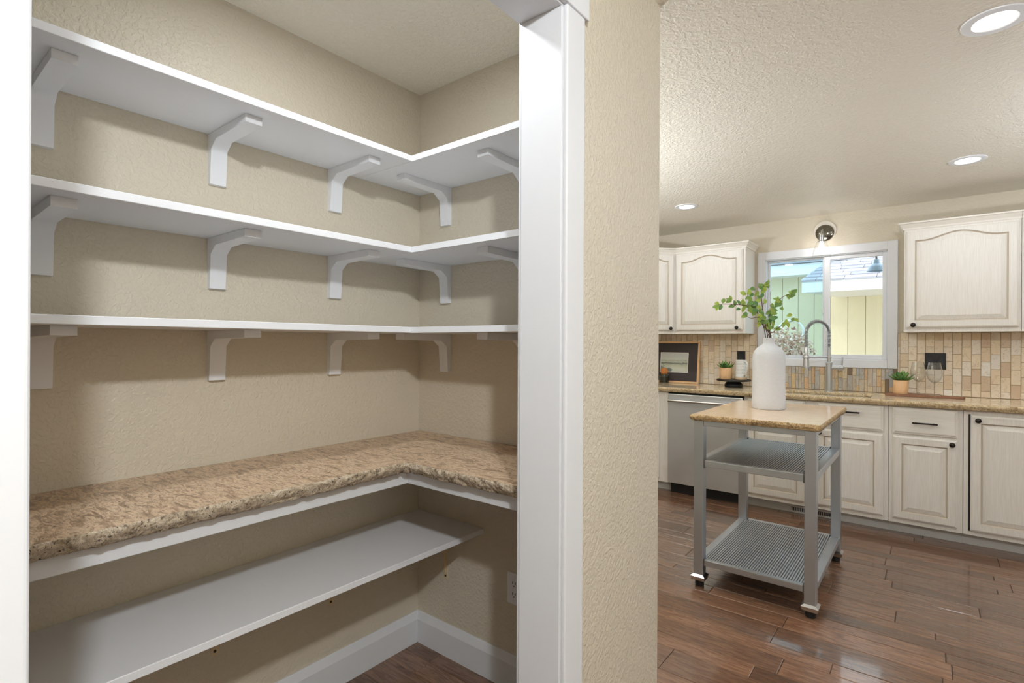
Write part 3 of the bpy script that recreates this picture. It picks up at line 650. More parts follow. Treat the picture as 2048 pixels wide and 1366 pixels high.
# ------------------------------------------------------------------ recessed lights
def disc_light(name, power, size, loc, parent, color=(0.86, 0.925, 1.0)):
    l = bpy.data.lights.new(name, 'AREA'); l.shape = 'DISK'; l.size = size; l.energy = power; l.color = color
    o = bpy.data.objects.new(name, l); col.objects.link(o); o.parent = parent; o.location = loc; return o
def can(x, y, label, power, r=0.088, color=(0.86, 0.925, 1.0)):
    o = empty('recessed_light', (x, y, ZC), label, 'ceiling light', 'recessed ceiling lights')
    lathe('trim_ring', [(r, 0), (r - 0.001, -0.004), (r - 0.010, -0.0075), (r - 0.028, -0.006), (r - 0.031, -0.003)], (x, y, ZC), 'plastic_white', o, 40, 'Z', False, False)
    lathe('lens', [(r - 0.031, -0.0034), (r - 0.04, -0.0042)], (x, y, ZC), 'lens', o, 40)
    disc_light('lamp', power, (r - 0.04) * 2, (0, 0, -0.009), o, color); return o
can(-1.498, 4.053, 'small recessed ceiling light above the dishwasher, leftmost of three', CAN_W)
can(0.158, 4.022, 'recessed ceiling light in front of the right wall cabinet', CAN_W)
can(0.159, 2.348, 'recessed ceiling light at the top right corner, largest in view', CAN_W)
can(-1.498, 2.348, 'added recessed ceiling light, unseen behind the hall wall', CAN_W)  # this and the next two are unseen cans added for kitchen light
can(1.75, 4.022, 'added recessed ceiling light, unseen beyond the right edge, far row', CAN_W)
can(1.75, 2.348, 'added recessed ceiling light, unseen beyond the right edge, near row', CAN_W)
can(-1.10, 0.80, 'recessed ceiling light inside the pantry, above the frame', PANTRY_W, color=(0.93, 0.97, 1.0))
fm = empty('flush_mount_light', (0.50, -0.22, ZC), 'frosted dome ceiling light in the hall behind the camera', 'ceiling light')
lathe('mount_ring', [(0.10, 0), (0.10, -0.012), (0.085, -0.02), (0.08, -0.02)], (0.50, -0.22, ZC), 'chrome', fm, 36, 'Z', True, False)
lathe('dome', [(0.085, -0.02), (0.08, -0.035), (0.06, -0.05), (0.03, -0.058), (0.002, -0.06)], (0.50, -0.22, ZC), 'lens', fm, 36, 'Z', False, False)
pl = bpy.data.lights.new('hall_lamp', 'POINT'); pl.energy = HALL_W; pl.shadow_soft_size = 0.05; pl.color = (0.93, 0.968, 1.0)
plo = bpy.data.objects.new('hall_lamp', pl); col.objects.link(plo); plo.parent = fm; plo.location = (0, 0, -0.115)

# ------------------------------------------------------------------ sconce over the window
sc = empty('wall_sconce', (-0.692, YW, 2.22), 'wall sconce with round mirrored backplate and clear glass bell shade above the window', 'wall light')
lathe('backplate', [(0.082, 0), (0.082, 0.010), (0.078, 0.014), (0.062, 0.016)], (-0.692, YW, 2.223), 'oak_plain', sc, 40, 'Y')
lathe('mirror_disc', [(0.068, 0.0), (0.066, 0.012), (0.05, 0.024), (0.02, 0.030), (0.002, 0.031)], (-0.692, YW - 0.0145, 2.205), 'pewter', sc, 40, 'Y')
tube('arm', smooth_path([(-0.692, YW - 0.04, 2.205), (-0.693, YW - 0.10, 2.215), (-0.695, YW - 0.145, 2.20), (-0.695, YW - 0.157, 2.165)]), 0.006, 'chrome', sc, 10)
sx_, sy_ = -0.695, YW - 0.157
lathe('socket', [(0.012, 0.06), (0.019, 0.055), (0.020, 0.012), (0.026, 0.006), (0.026, 0.0), (0.008, 0.0)], (sx_, sy_, 2.11), 'chrome', sc, 24)
lathe('glass_shade', [(0.027, 0.012), (0.034, 0.0), (0.045, -0.03), (0.056, -0.065), (0.064, -0.10), (0.067, -0.122)], (sx_, sy_, 2.11), 'glass', sc, 36, 'Z', False, False)
lathe('bulb', [(0.008, 0), (0.012, -0.015), (0.022, -0.04), (0.028, -0.062), (0.024, -0.084), (0.012, -0.096), (0.002, -0.099)], (sx_, sy_, 2.108), 'bulb', sc, 24)
pl = bpy.data.lights.new('sconce_lamp', 'POINT'); pl.energy = SCONCE_W; pl.shadow_soft_size = 0.03; pl.color = (1.0, 0.97, 0.93)
plo = bpy.data.objects.new('sconce_lamp', pl); col.objects.link(plo); plo.parent = sc; plo.location = Vector((sx_, sy_, 2.055)) - wloc(sc)

# torchiere lamps, unseen and added to light the kitchen by way of the ceiling
def fill_torchiere(x, y, power, label):
    o = empty('fill_lamp', (x, y, 0), label, 'floor lamp', 'torchiere lamps added as fill')
    lathe('base', [(0.14, 0), (0.14, 0.012), (0.12, 0.022), (0.02, 0.03), (0.012, 0.05)], (x, y, 0), 'bronze', o, 32)
    tube('pole', [(x, y, 0.04), (x, y, 1.60)], 0.012, 'bronze', o, 12)
    lathe('bowl', [(0.015, 1.59), (0.06, 1.60), (0.12, 1.64), (0.16, 1.70), (0.165, 1.715), (0.16, 1.715), (0.155, 1.70), (0.115, 1.648), (0.055, 1.61), (0.001, 1.605)], (x, y, 0), 'oak_plain', o, 36, 'Z', True, False)
    l = bpy.data.lights.new('fill_lamp_bulb', 'POINT'); l.energy = power; l.shadow_soft_size = 0.05; l.color = (0.86, 0.925, 1.0)
    lo_ = bpy.data.objects.new('fill_lamp_bulb', l); col.objects.link(lo_); lo_.parent = o; lo_.location = (0, 0, 1.69); return o
fill_torchiere(1.30, 3.25, FILL_W[0], 'added uplight fill lamp, bronze with upturned bowl, beyond the right edge of the photo')
fill_torchiere(-2.10, 2.45, FILL_W[1], 'added uplight fill lamp, bronze with upturned bowl, hidden behind the hall wall')

# ------------------------------------------------------------------ faucet
fb = Vector((-0.639, 4.853, 0.914)); fc = empty('faucet', fb, 'brushed steel spring-neck kitchen faucet with side lever at the sink', 'faucet')
lathe('body', [(0.030, 0), (0.030, 0.004), (0.0235, 0.007), (0.0225, 0.222), (0.027, 0.225), (0.027, 0.233), (0.014, 0.238), (0.013, 0.35), (0.010, 0.352)], fb, 'steel_faucet', fc, 28)
dv = Vector((-0.707, -0.707, 0)); rad = 0.098; zc_ = 0.46
def arc(u):   # u 0..1: up the riser, over the arch, down to the spray head
    if u < 0.2: return fb + UP * (0.35 + (zc_ - 0.35) * u / 0.2)
    if u < 0.78:
        a = pi * (u - 0.2) / 0.58; return fb + dv * (rad - rad * math.cos(a)) + UP * (zc_ + rad * math.sin(a))
    return fb + dv * 2 * rad + UP * (zc_ - 0.11 * (u - 0.78) / 0.22)
tube('hose', [arc(k / 60) for k in range(61)], 0.0085, 'steel_dark', fc, 10)
pts = []; turns = 54; npt = turns * 9
for k in range(npt + 1):
    u = k / npt; p = arc(u); d = (arc(min(1, u + 0.002)) - arc(max(0, u - 0.002))).normalized(); s_ = Vector((0.707, -0.707, 0)); n_ = d.cross(s_).normalized(); a = 2 * pi * turns * u
    pts.append(p + s_ * 0.0135 * math.cos(a) + n_ * 0.0135 * math.sin(a))
tube('spring', pts, 0.0022, 'steel_faucet', fc, 5)
hp = fb + dv * 2 * rad
lathe('spray_head', [(0.012, 0.352), (0.0145, 0.348), (0.0145, 0.30), (0.019, 0.295), (0.0215, 0.225), (0.0225, 0.20), (0.026, 0.197), (0.026, 0.188), (0.010, 0.187)], hp, 'steel_faucet', fc, 24)
tube('support_arm', [fb + dv * 0.012 + UP * 0.272, fb + dv * (2 * rad - 0.016) + UP * 0.272], 0.0055, 'steel_faucet', fc, 10)
lathe('arm_collar', [(0.016, 0.262), (0.018, 0.264), (0.018, 0.28), (0.016, 0.282)], fb, 'steel_faucet', fc, 24)
lathe('arm_holder', [(0.0245, 0.262), (0.0255, 0.264), (0.0255, 0.28), (0.0245, 0.282)], hp, 'steel_faucet', fc, 24)
lathe('valve', [(0.015, 0.02), (0.015, 0.068), (0.018, 0.07), (0.0185, 0.098), (0.014, 0.102), (0.004, 0.103)], fb + UP * 0.192, 'steel_faucet', fc, 22, 'X')
tube('lever', [fb + Vector((0.088, 0, 0.205)), fb + Vector((0.09, 0, 0.24)), fb + Vector((0.091, 0, 0.275))], [0.0045, 0.006, 0.0055], 'steel_faucet', fc, 10)

# ------------------------------------------------------------------ steel cart
X0, X1, Y0, Y1 = -0.991, -0.418, 2.805, 3.685; ZT = 0.912; LW = 0.05
ca = empty('kitchen_cart', ((X0 + X1) / 2, (Y0 + Y1) / 2, 0), 'steel kitchen cart with granite top and two ribbed shelves', 'cart')
chiseled('granite_top', [([(-1.003, 2.795), (-0.402, 2.795), (-0.402, 3.705), (-1.003, 3.705)], [1, 1, 1, 1])], 0.882, ZT, ['granite_cart', 'granite_cart_edge'], ca, 0.0045, 0.006, 6, 23.0, 0.0)
for lx in (X0, X1 - LW):
    for ly in (Y0, Y1 - LW):
        g = box('leg', lx, lx + LW, ly, ly + LW, 0.062, 0.8815, 'steel', ca, 0.003, 2)
        cx, cy = lx + LW / 2, ly + LW / 2
        bm = bmesh.new(); s0, s1 = LW / 2, LW / 2 + 0.012
        va = [bm.verts.new((cx + a * s0, cy + b * s0, 0.064)) for a, b in ((-1, -1), (1, -1), (1, 1), (-1, 1))]; vb = [bm.verts.new((cx + a * s1, cy + b * s1, 0.054)) for a, b in ((-1, -1), (1, -1), (1, 1), (-1, 1))]; vc = [bm.verts.new((cx + a * (s1 - 0.004), cy + b * (s1 - 0.004), 0.034)) for a, b in ((-1, -1), (1, -1), (1, 1), (-1, 1))]
        for p, q in ((va, vb), (vb, vc)):
            for i in range(4): bm.faces.new((p[i], p[(i + 1) % 4], q[(i + 1) % 4], q[i]))
        bm.faces.new(va); bm.faces.new(vc[::-1]); build('foot_collar', bm, 'chrome', g)
        lathe('rubber_foot', [(0.021, 0), (0.023, 0.004), (0.023, 0.034)], (cx, cy, 0), 'rubber', g, 16)
def cart_shelf(zt, h):
    s = empty('shelf', ((X0 + X1) / 2, (Y0 + Y1) / 2, zt)); s.parent = ca; s.location = Vector(((X0 + X1) / 2, (Y0 + Y1) / 2, zt)) - wloc(ca)
    e = 0.004
    for q in ((X0 + LW, X1 - LW, Y0 + 0.006, Y0 + 0.034), (X0 + LW, X1 - LW, Y1 - 0.034, Y1 - 0.006), (X0 + 0.004, X0 + 0.045, Y0 + LW, Y1 - LW), (X1 - 0.045, X1 - 0.004, Y0 + LW, Y1 - LW)):
        box('rail', q[0], q[1], q[2], q[3], zt - h, zt, 'steel', s, 0.003, 2)
    bm = bmesh.new(); n = 42; prev = None; xa, xb = X0 + 0.043, X1 - 0.043; pt_ = (xb - xa) / n
    for k in range(n):
        for fx, dz in ((0.0, -0.010), (0.20, -0.010), (0.26, -0.003), (0.42, -0.0015), (0.78, -0.0015), (0.94, -0.003), (1.0, -0.010)):
            x_ = xa + pt_ * (k + fx); cur = (bm.verts.new((x_, Y0 + 0.032, zt + dz)), bm.verts.new((x_, Y1 - 0.032, zt + dz)))
            if prev: bm.faces.new((prev[0], cur[0], cur[1], prev[1]))
            prev = cur
    build('ribbed_sheet', bm, 'steel', s)
    for lx in (X0 + LW, X1 - LW):
        for ly in (Y0 + 0.004, Y1 - 0.036): box('weld_plate', lx - 0.007, lx + 0.007, ly, ly + 0.032, zt - h - 0.006, zt + 0.004, 'steel_dark', s, 0.003, 2)
    return s
cart_shelf(0.672, 0.036); cart_shelf(0.146, 0.032)
for q in ((X0 + LW, X1 - LW, Y0 + 0.006, Y0 + 0.031), (X0 + LW, X1 - LW, Y1 - 0.031, Y1 - 0.006), (X0 + 0.006, X0 + 0.031, Y0 + LW, Y1 - LW), (X1 - 0.031, X1 - 0.006, Y0 + LW, Y1 - LW)):
    box('top_rail', q[0], q[1], q[2], q[3], 0.853, 0.8812, 'steel', ca, 0.002, 2)
# vase
VX, VY = -0.743, 3.335
vp = [(0.060, 0.0), (0.086, 0.001), (0.0895, 0.008), (0.0885, 0.05), (0.0865, 0.14), (0.0865, 0.22), (0.0865, 0.29), (0.084, 0.315), (0.077, 0.335), (0.064, 0.352), (0.049, 0.364), (0.037, 0.372), (0.031, 0.379), (0.0295, 0.386), (0.0295, 0.406), (0.031, 0.411), (0.029, 0.4125), (0.026, 0.409), (0.026, 0.385), (0.030, 0.36)]
tag(lathe('vase', vp, (VX, VY, ZT), 'vase_white', None, 44, 'Z', True, False, 60), 'tall matte white bottle vase standing on the cart', 'vase')

# ------------------------------------------------------------------ greenery in the vase
PD = 3.085 / FPX
def gp(px, py, off=0.0):   # a point of the spray, measured from the vase mouth, with its own depth
    return Vector((VX, VY, ZT + 0.411)) + RT * ((px - 1538) * PD) + UP * ((677 - py) * PD) + FW * off
gr = empty('leafy_branches', (VX, VY, ZT + 0.02), 'artificial green leafy branches standing in the white vase', 'branches')
mouth = Vector((VX, VY, ZT + 0.409))
stems = [([(1520, 650, -.03), (1508, 630, -.05), (1498, 618, -.07), (1480, 614.5, -.08), (1455, 612.5, -.09), (1430, 612.5, -.10), (1420, 617, -.1)], 0.003),
    ([(1532, 655, .0), (1529, 632, .01), (1527.5, 610, .02), (1527.5, 585, .03), (1533, 570, .03), (1539, 563, .03)], 0.0034),
    ([(1543, 660, .02), (1547, 645, .03), (1553, 628, .05), (1563, 608, .06), (1576, 594, .07), (1590, 588, .08), (1604, 583, .09)], 0.003),
    ([(1526, 660, -.04), (1516, 643, -.07), (1500, 638, -.1), (1485, 639.5, -.11), (1474, 635, -.12)], 0.0022),
    ([(1526, 640, .02), (1516, 618, .05), (1507, 600, .06), (1505, 585, .07)], 0.0024),
    ([(1545, 664, -.02), (1552, 655, -.04), (1562, 648, -.06), (1576, 644, -.06)], 0.0022),
    ([(1533, 650, .03), (1530, 630, .05), (1540, 602, .07), (1544, 588, .08), (1543, 578, .08)], 0.0017),
    ([(1534, 650, -.01), (1538, 625, -.02), (1536, 598, -.03), (1535, 586, -.03)], 0.0016)]
SP = []
for k, (pts_, r_) in enumerate(stems):
    a = k * 0.8; start = mouth + Vector((math.cos(a) * 0.014, math.sin(a) * 0.014, -0.02)); low = Vector((VX, VY, ZT + 0.06)) + Vector((math.cos(a + 2) * 0.03, math.sin(a + 2) * 0.03, 0))
    P = [gp(*p) for p in pts_]; SP += smooth_path(P, 4)
    path = smooth_path([low, start] + P, 5); n = len(path)
    tube('stem', path, [r_ * (1.2 - 0.75 * i / n) for i in range(n)], 'twig', gr, 6)
lbm = bmesh.new(); NL = 7; rowsL = []
for i in range(NL + 1):
    s = i / NL; w_ = 0.0125 * math.sin(pi * min(1, s * 0.97 + 0.02)) ** 0.75 * (1.06 - 0.16 * s); x_ = s * 0.037; z_ = 0.004 * math.sin(pi * s)
    rowsL.append([lbm.verts.new((x_, -w_, z_ + w_ * 0.25)), lbm.verts.new((x_, 0, z_)), lbm.verts.new((x_, w_, z_ + w_ * 0.25))])
for a, b in zip(rowsL, rowsL[1:]):
    for i in range(2): lbm.faces.new((a[i], a[i + 1], b[i + 1], b[i]))
lme = bpy.data.meshes.new('leaf'); lbm.to_mesh(lme); lbm.free(); lme.materials.append(MATS['leaf']); lme.polygons.foreach_set('use_smooth', [True] * len(lme.polygons))
LV = [(205,655,170),(190,740,240),(150,715,190),(250,715,250),(430,560,100),(390,590,150),(430,610,200),(480,700,0),(595,630,130),(635,610,80),(600,745,200),(660,745,270),(655,835,180),(660,875,200),(780,640,30),(765,735,60),(830,760,300),(890,705,0),(900,770,10),(975,655,20),(960,705,350),(1030,690,330),(960,400,95),(900,415,150),(1020,450,45),(930,515,200),(970,540,260),(1090,295,85),(1035,345,180),(1080,430,60),(1155,350,100),(1200,360,70),(1160,410,250),(1260,230,65),(1190,280,140),(1250,270,20),(1285,280,300),(1275,350,60),(1130,500,120),(1115,565,200),(1195,580,280),(1030,820,280),(960,860,160),(930,920,190),(1000,900,0),(1000,1005,250),(1090,900,30),(1120,960,220),(1185,1075,200),(1260,890,180),(1290,800,120),(1300,710,150),(1395,650,85),(1350,680,120),(1520,515,75),(1455,530,170),(1560,565,0),(1515,630,40),(1555,705,350),(1455,735,170),(1430,690,100),(1390,800,0),(1330,850,80),(1400,880,20),(1560,920,0),(1620,940,340),(1465,960,60),(1430,1010,260),(1515,1010,280),(1360,990,100),(1330,1050,200),(1370,1085,180),(1290,1050,100),(1735,420,130),(1750,470,290),(1850,375,40),(1860,430,340),(1800,390,90),(1510,845,200),(1240,1000,60),(1050,700,200),(1000,760,250),(330,600,60),(520,640,110),(700,640,70),(720,700,250),(810,690,200),(850,640,60),(1000,620,80),(1010,500,150),(1150,470,60),(1180,320,30),(1230,310,110),(1100,860,150),(1150,930,30),(1210,960,340),(1300,930,60),(1340,780,30),(1370,740,160),(1420,760,20),(1450,640,60),(1490,580,200),(1300,990,150),(1400,940,120),(1250,1060,330),(1050,960,200),(1780,450,230),(1330,900,330),(940,800,60),(880,650,120)]
for zx, zy, an in LV:
    px, py = 1400 + zx * 0.10985, 540 + zy * 0.10985; p0 = gp(px, py)
    near = min(SP, key=lambda q: (Vector((q - p0).dot(ax) for ax in (RT, UP))).length)
    off = (near - p0).dot(FW) + R_.uniform(-0.02, 0.02)
    a = math.radians(an); sc_ = R_.uniform(0.78, 1.08)
    xa = (RT * math.cos(a) + UP * math.sin(a) + FW * R_.uniform(-0.35, 0.35)).normalized()
    nz_ = (-FW + RT * R_.uniform(-0.45, 0.45) + UP * R_.uniform(-0.1, 0.6)); nz_ = (nz_ - xa * nz_.dot(xa)).normalized(); ya = nz_.cross(xa)
    o = bpy.data.objects.new('leaf', lme); col.objects.link(o); o.parent = gr
    c = gp(px, py, off) - xa * 0.018 * sc_ - wloc(gr)
    o.matrix_local = Matrix(((xa.x, ya.x, nz_.x, c.x), (xa.y, ya.y, nz_.y, c.y), (xa.z, ya.z, nz_.z, c.z), (0, 0, 0, 1))) @ Matrix.Scale(sc_, 4)

# ------------------------------------------------------------------ things on the counter
ZK = 0.9145
def succulent(parent, cx, cy, cz, n, L, spread, seed):
    rr_ = random.Random(seed); bm = bmesh.new(); rs = []
    for i in range(6):
        s = i / 5; w_ = L * 0.24 * math.sin(pi * (0.10 + 0.86 * s)) ** 0.8; x_ = s * L; z_ = L * 0.25 * s * s
        rs.append([bm.verts.new((x_, -w_, z_ + w_ * 0.45)), bm.verts.new((x_, 0, z_ - w_ * 0.2)), bm.verts.new((x_, w_, z_ + w_ * 0.45)), bm.verts.new((x_, 0, z_ + w_ * 0.35))])
    for a, b in zip(rs, rs[1:]):
        for i in range(4): bm.faces.new((a[i], a[(i + 1) % 4], b[(i + 1) % 4], b[i]))
    bm.faces.new(rs[-1]); me = bpy.data.meshes.new('leaf'); bm.to_mesh(me); bm.free(); me.materials.append(MATS['leaf_succulent']); me.polygons.foreach_set('use_smooth', [True] * len(me.polygons))
    for k in range(n):
        az = k * 2.4 + rr_.uniform(-0.2, 0.2); el = 0.15 + 1.15 * (1 - k / n) ** 1.0 if False else 0.1 + 1.2 * (k / n)
        o = bpy.data.objects.new('leaf', me); col.objects.link(o); o.parent = parent
        ca_ = Vector((cx + math.cos(az) * spread * rr_.uniform(0.2, 1), cy + math.sin(az) * spread * rr_.uniform(0.2, 1), cz + 0.004)) - wloc(parent)
        o.location = ca_; o.rotation_euler = (0, -el, az); o.scale = (rr_.uniform(0.8, 1.15),) * 3
def potted(name, cx, cy, z, r, h, label, n, L, seed):
    o = empty(name, (cx, cy, z), label, 'plant')
    lathe('pot', [(r * 0.94, 0), (r * 0.96, 0.002), (r, 0.012), (r, h - 0.003), (r - 0.002, h), (r - 0.007, h), (r - 0.007, h - 0.012), (r - 0.012, h - 0.013)], (cx, cy, z), 'wood_light', o, 32, 'Z', True, False)
    lathe('soil', [(r - 0.0075, 0), (r - 0.02, 0.003)], (cx, cy, z + h - 0.012), 'soil', o, 20)
    succulent(o, cx, cy, z + h - 0.008, n, L, r * 0.55, seed); return o
# cake stand
tag(lathe('cake_stand', [(0.066, 0), (0.073, 0.004), (0.076, 0.014), (0.070, 0.030), (0.058, 0.042), (0.056, 0.046), (0.10, 0.050), (0.136, 0.054), (0.140, 0.058), (0.140, 0.064), (0.136, 0.068), (0.13, 0.0665), (0.001, 0.0665)], (-1.348, 4.79, ZK), 'black', None, 48, 'Z', True, False, 50), 'low black pedestal stand on the worktop left of the vase', 'stand')
zs = ZK + 0.0668
potted('potted_succulent', -1.412, 4.785, zs, 0.052, 0.100, 'succulent in a light wooden pot on the black stand', 24, 0.055, 3)
# pitcher
pt = empty('striped_pitcher', (-1.286, 4.79, zs), 'white ribbed ceramic pitcher with looped handle on the black stand', 'pitcher')
lathe('body', [(0.044, 0), (0.0475, 0.004), (0.046, 0.03), (0.0455, 0.13), (0.0445, 0.168), (0.0455, 0.172), (0.042, 0.172), (0.041, 0.02), (0.001, 0.016)], (-1.286, 4.79, zs), 'ceramic', pt, 36, 'Z', True, False)
hd = Vector((0.75, -0.66, 0)).normalized(); hb = Vector((-1.286, 4.79, zs))
tube('handle', smooth_path([hb + hd * 0.042 + UP * 0.148, hb + hd * 0.064 + UP * 0.158, hb + hd * 0.083 + UP * 0.142, hb + hd * 0.083 + UP * 0.105, hb + hd * 0.066 + UP * 0.062, hb + hd * 0.044 + UP * 0.030], 6), 0.0075, 'ceramic', pt, 12)
# framed print leaning on the tiles
M = Matrix.Translation((-1.70, 4.925, ZK + 0.0006)) @ Matrix.Rotation(math.radians(-7.0), 4, 'X')
fr_ = empty('framed_print', (-1.95, 4.95, ZK), 'light wood framed landscape print with dark mat leaning on the backsplash', 'picture')
FWD, FH = 0.505, 0.40
def fbox(name, x0, x1, y0, y1, z0, z1, mat, bev=0.0, parent=None):
    bm = bmesh.new(); abox(bm, x0, x1, y0, y1, z0, z1, bev, 2); bmesh.ops.transform(bm, matrix=M, verts=bm.verts); return build(name, bm, mat, parent or fr_)
for q in ((-0.018, 0, 0, FH), (-FWD, -FWD + 0.018, 0, FH), (-FWD + 0.018, -0.018, FH - 0.018, FH), (-FWD + 0.018, -0.018, 0, 0.018)): fbox('frame_rail', q[0], q[1], -0.004, 0.018, q[2], q[3], 'wood_frame', 0.0015)
fbox('mat_board', -FWD + 0.018, -0.018, 0.004, 0.010, 0.018, FH - 0.018, 'mat_board')
fbox('print_border', -0.383, -0.107, 0.0028, 0.004, 0.100, 0.293, 'paper')
fbox('print', -0.376, -0.114, 0.0022, 0.0028, 0.107, 0.286, 'watercolour')
# jar with cork ball
jr = empty('cork_jar', (-2.0, 4.845, ZK), 'small smoky glass jar with round cork stopper in front of the print', 'jar')
lathe('glass_body', [(0.040, 0.0), (0.046, 0.004), (0.047, 0.07), (0.043, 0.082), (0.034, 0.088), (0.031, 0.084), (0.040, 0.078), (0.044, 0.066), (0.043, 0.008), (0.001, 0.006)], (-2.0, 4.845, ZK), 'glass_smoke', jr, 32, 'Z', True, False)
lathe('filling', [(0.041, 0.009), (0.042, 0.05), (0.030, 0.056), (0.001, 0.057)], (-2.0, 4.845, ZK), 'soil', jr, 24, 'Z', True, False)
lathe('cork_stopper', [(0.026, 0.084), (0.032, 0.096), (0.036, 0.112), (0.032, 0.130), (0.020, 0.142), (0.002, 0.146)], (-2.0, 4.845, ZK), 'cork', jr, 24)
# serving board
bm = bmesh.new()
outl = [(-0.262, 4.74), (-0.20, 4.725), (0.02, 4.735), (0.085, 4.752), (0.172, 4.762), (0.182, 4.772), (0.176, 4.792), (0.10, 4.80), (0.06, 4.86), (0.04, 4.93), (-0.02, 4.948), (-0.22, 4.94), (-0.262, 4.92), (-0.272, 4.83)]
aprism(bm, outl, lambda a, b: (a, b, ZK), lambda a, b: (a, b, ZK + 0.0155)); es = [e for e in bm.edges if abs(e.verts[0].co.z - e.verts[1].co.z) < 1e-5]
bmesh.ops.bevel(bm, geom=es, offset=0.003, segments=2, affect='EDGES')
tag(build('serving_board', bm, 'wood_board', None), 'dark wooden serving board with short handle on the worktop', 'board')
zb = ZK + 0.0158
potted('potted_succulent', -0.178, 4.80, zb, 0.046, 0.098, 'bright green succulent in a light wooden pot on the serving board', 30, 0.066, 9)
def wine_glass(cx, cy, label):
    o = empty('wine_glass', (cx, cy, zb), label, 'glass', 'wine glasses on the serving board')
    lathe('foot', [(0.034, 0), (0.034, 0.0015), (0.012, 0.004), (0.004, 0.008)], (cx, cy, zb), 'glass', o, 32)
    lathe('stem', [(0.004, 0.008), (0.0034, 0.03), (0.0034, 0.075), (0.006, 0.085)], (cx, cy, zb), 'glass', o, 16, 'Z', False, False)
    lathe('bowl', [(0.004, 0.083), (0.02, 0.092), (0.036, 0.110), (0.045, 0.135), (0.047, 0.155), (0.043, 0.185), (0.036, 0.222), (0.0345, 0.232), (0.0335, 0.232), (0.035, 0.222), (0.042, 0.185), (0.046, 0.155), (0.044, 0.136), (0.035, 0.112), (0.018, 0.094), (0.001, 0.088)], (cx, cy, zb), 'glass', o, 36, 'Z', True, False, 60)
wine_glass(-0.078, 4.892, 'clear wine glass beside the plant, behind the other glass'); wine_glass(0.016, 4.80, 'clear wine glass nearest the board handle')

# ------------------------------------------------------------------ outside the window
gd = structure(box('ground', -9, 8, YW + 0.14, 16, -0.35, -0.25, 'gravel'))
nh = empty('neighbour_house', (-1.5, 8.6, -0.25), 'pale yellow sided house with shingle roof seen through the window', 'house')
gx = [-4.6 + 0.205 * k for k in range(30)]
for a, b in zip(gx, gx[1:]): box('siding_panel', a + 0.0022, b - 0.0022, 8.60, 8.63, -0.25, 2.7, 'siding', nh, 0.003, 1)
box('wall_core', gx[0], gx[-1], 8.63, 8.9, -0.25, 2.75, 'siding', nh)
box('fascia', -4.8, -0.9, 8.27, 8.30, 2.266, 2.42, 'fascia', nh); box('soffit', -4.8, -0.9, 8.30, 8.6, 2.27, 2.29, 'fascia', nh)
def shingle_roof(x0, x1, y0, z0, run, slope, name, rake=0.0):
    bm = bmesh.new(); n = int(run / 0.13); rr_ = random.Random(5)
    for k in range(n):
        y_ = y0 + k * 0.13; z_ = z0 + k * 0.13 * slope; x_ = x0 + rake * k * 0.13 - rr_.uniform(0, 0.2)
        while x_ < x1:
            wd = rr_.uniform(0.16, 0.34); xa, xb = max(x_, x0 + rake * k * 0.13), min(x_ + wd - 0.006, x1)
            if xb - xa > 0.02:
                h0, th = 0.022, 0.16
                vv = [bm.verts.new(p) for p in [(xa, y_, z_), (xb, y_, z_), (xb, y_ + th, z_ + th * slope), (xa, y_ + th, z_ + th * slope), (xa, y_, z_ + h0), (xb, y_, z_ + h0), (xb, y_ + th, z_ + th * slope + 0.006), (xa, y_ + th, z_ + th * slope + 0.006)]]
                for f in ((0, 3, 2, 1), (4, 5, 6, 7), (0, 1, 5, 4), (1, 2, 6, 5), (2, 3, 7, 6), (3, 0, 4, 7)): bm.faces.new([vv[i] for i in f])
            x_ += wd
    return build(name, bm, 'shingle', nh, kind='stuff')
shingle_roof(-4.8, -0.9, 8.24, 2.425, 2.2, 0.33, 'shingles')
shingle_roof(-1.31, 2.6, 7.55, 2.085, 1.9, 0.42, 'shingles', 0.24)
box('fascia', -1.30, 2.6, 7.56, 7.579, 1.95, 2.086, 'fascia', nh)
bm = bmesh.new(); aprism(bm, [(7.58, 1.952), (7.58, 2.085), (8.6, 2.51), (8.6, 1.952)], lambda a, b: (-1.285 + (a - 7.58) * 0.24, a, b), lambda a, b: (2.6, a, b - 0.003)); build('eave', bm, 'fascia', nh)
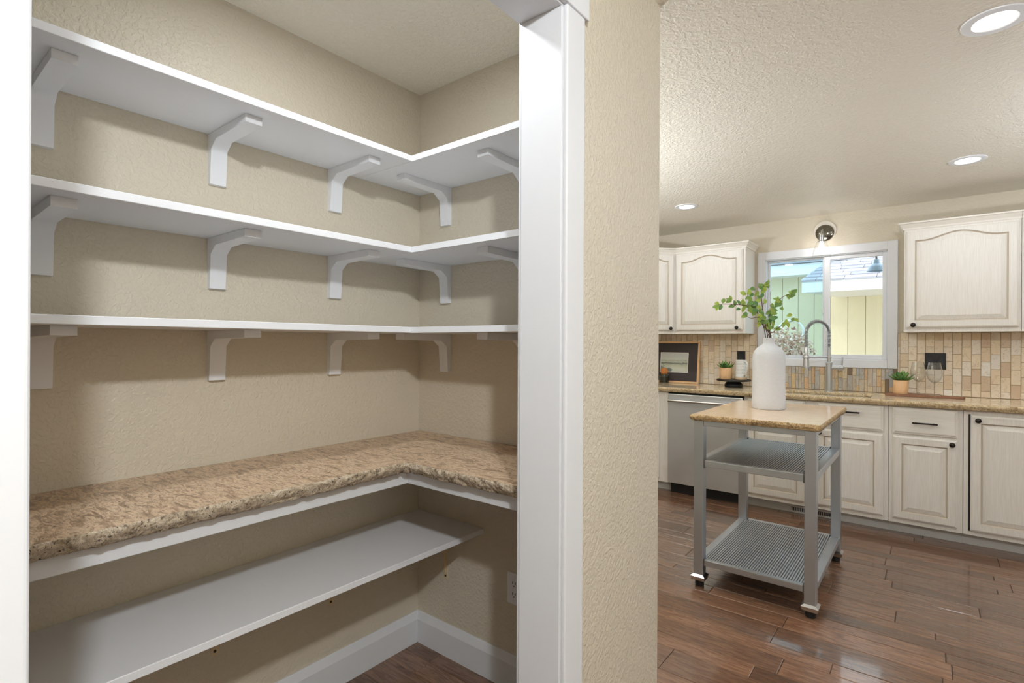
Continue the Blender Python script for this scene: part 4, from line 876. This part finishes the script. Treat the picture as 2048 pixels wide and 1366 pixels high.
# dried shrub
ds = empty('dried_shrub', (-1.28, 6.5, -0.25), 'pinkish dried shrub outside the left window pane', 'shrub')
rr_ = random.Random(31); bm = bmesh.new()
for k in range(3600):
    th_, ph = rr_.uniform(0, 2 * pi), math.acos(rr_.uniform(-1, 1)); rr2 = rr_.uniform(0.55, 1.0)
    c = Vector((-1.29 + 0.36 * rr2 * math.sin(ph) * math.cos(th_), 6.5 + 0.34 * rr2 * math.sin(ph) * math.sin(th_), 0.98 + 0.52 * rr2 * math.cos(ph)))
    a = Vector((rr_.gauss(0, 1), rr_.gauss(0, 1), rr_.gauss(0, 1))).normalized(); b = a.orthogonal().normalized(); s_ = rr_.uniform(0.014, 0.034)
    vv = [bm.verts.new(p) for p in (c - a * s_, c + b * s_ * 0.45, c + a * s_, c - b * s_ * 0.45)]; bm.faces.new(vv)
build('foliage', bm, 'dry_foliage', ds, kind='stuff')
for k in range(5):
    a = k * 1.26; tube('stem', [(-1.30, 6.5, -0.25), (-1.30 + 0.1 * math.cos(a), 6.5 + 0.1 * math.sin(a), 0.4), (-1.30 + 0.24 * math.cos(a), 6.5 + 0.24 * math.sin(a), 1.0)], 0.012, 'twig', ds, 6)
# white garden ring
rg = empty('garden_ring', (-1.33, 6.95, -0.25), 'white round garden hoop behind the dried shrub', 'hoop')
tube('hoop', [(-1.31 + 0.135 * math.cos(2 * pi * k / 40), 6.95, 1.44 + 0.135 * math.sin(2 * pi * k / 40)) for k in range(41)], 0.011, 'fascia', rg, 8)
tube('stake', [(-1.31, 6.95, -0.25), (-1.31, 6.95, 1.30)], 0.012, 'fascia', rg, 8)
# outdoor lamp under the eave
ol = empty('outdoor_lamp', (-0.40, 5.8, 1.96), 'pale blue enamel barn lamp outside the right window pane', 'outdoor light')
lathe('lamp_shade', [(0.075, 0), (0.073, 0.010), (0.066, 0.035), (0.045, 0.058), (0.026, 0.066), (0.024, 0.10), (0.018, 0.108)], (-0.395, 5.8, 1.958), 'lamp_enamel', ol, 36, 'Z', False, True)
tube('gooseneck', smooth_path([(-0.395, 5.8, 2.065), (-0.395, 5.78, 2.12), (-0.37, 5.6, 2.20), (-0.33, 5.35, 2.20), (-0.32, 5.15, 2.16)]), 0.009, 'steel_dark', ol, 8)
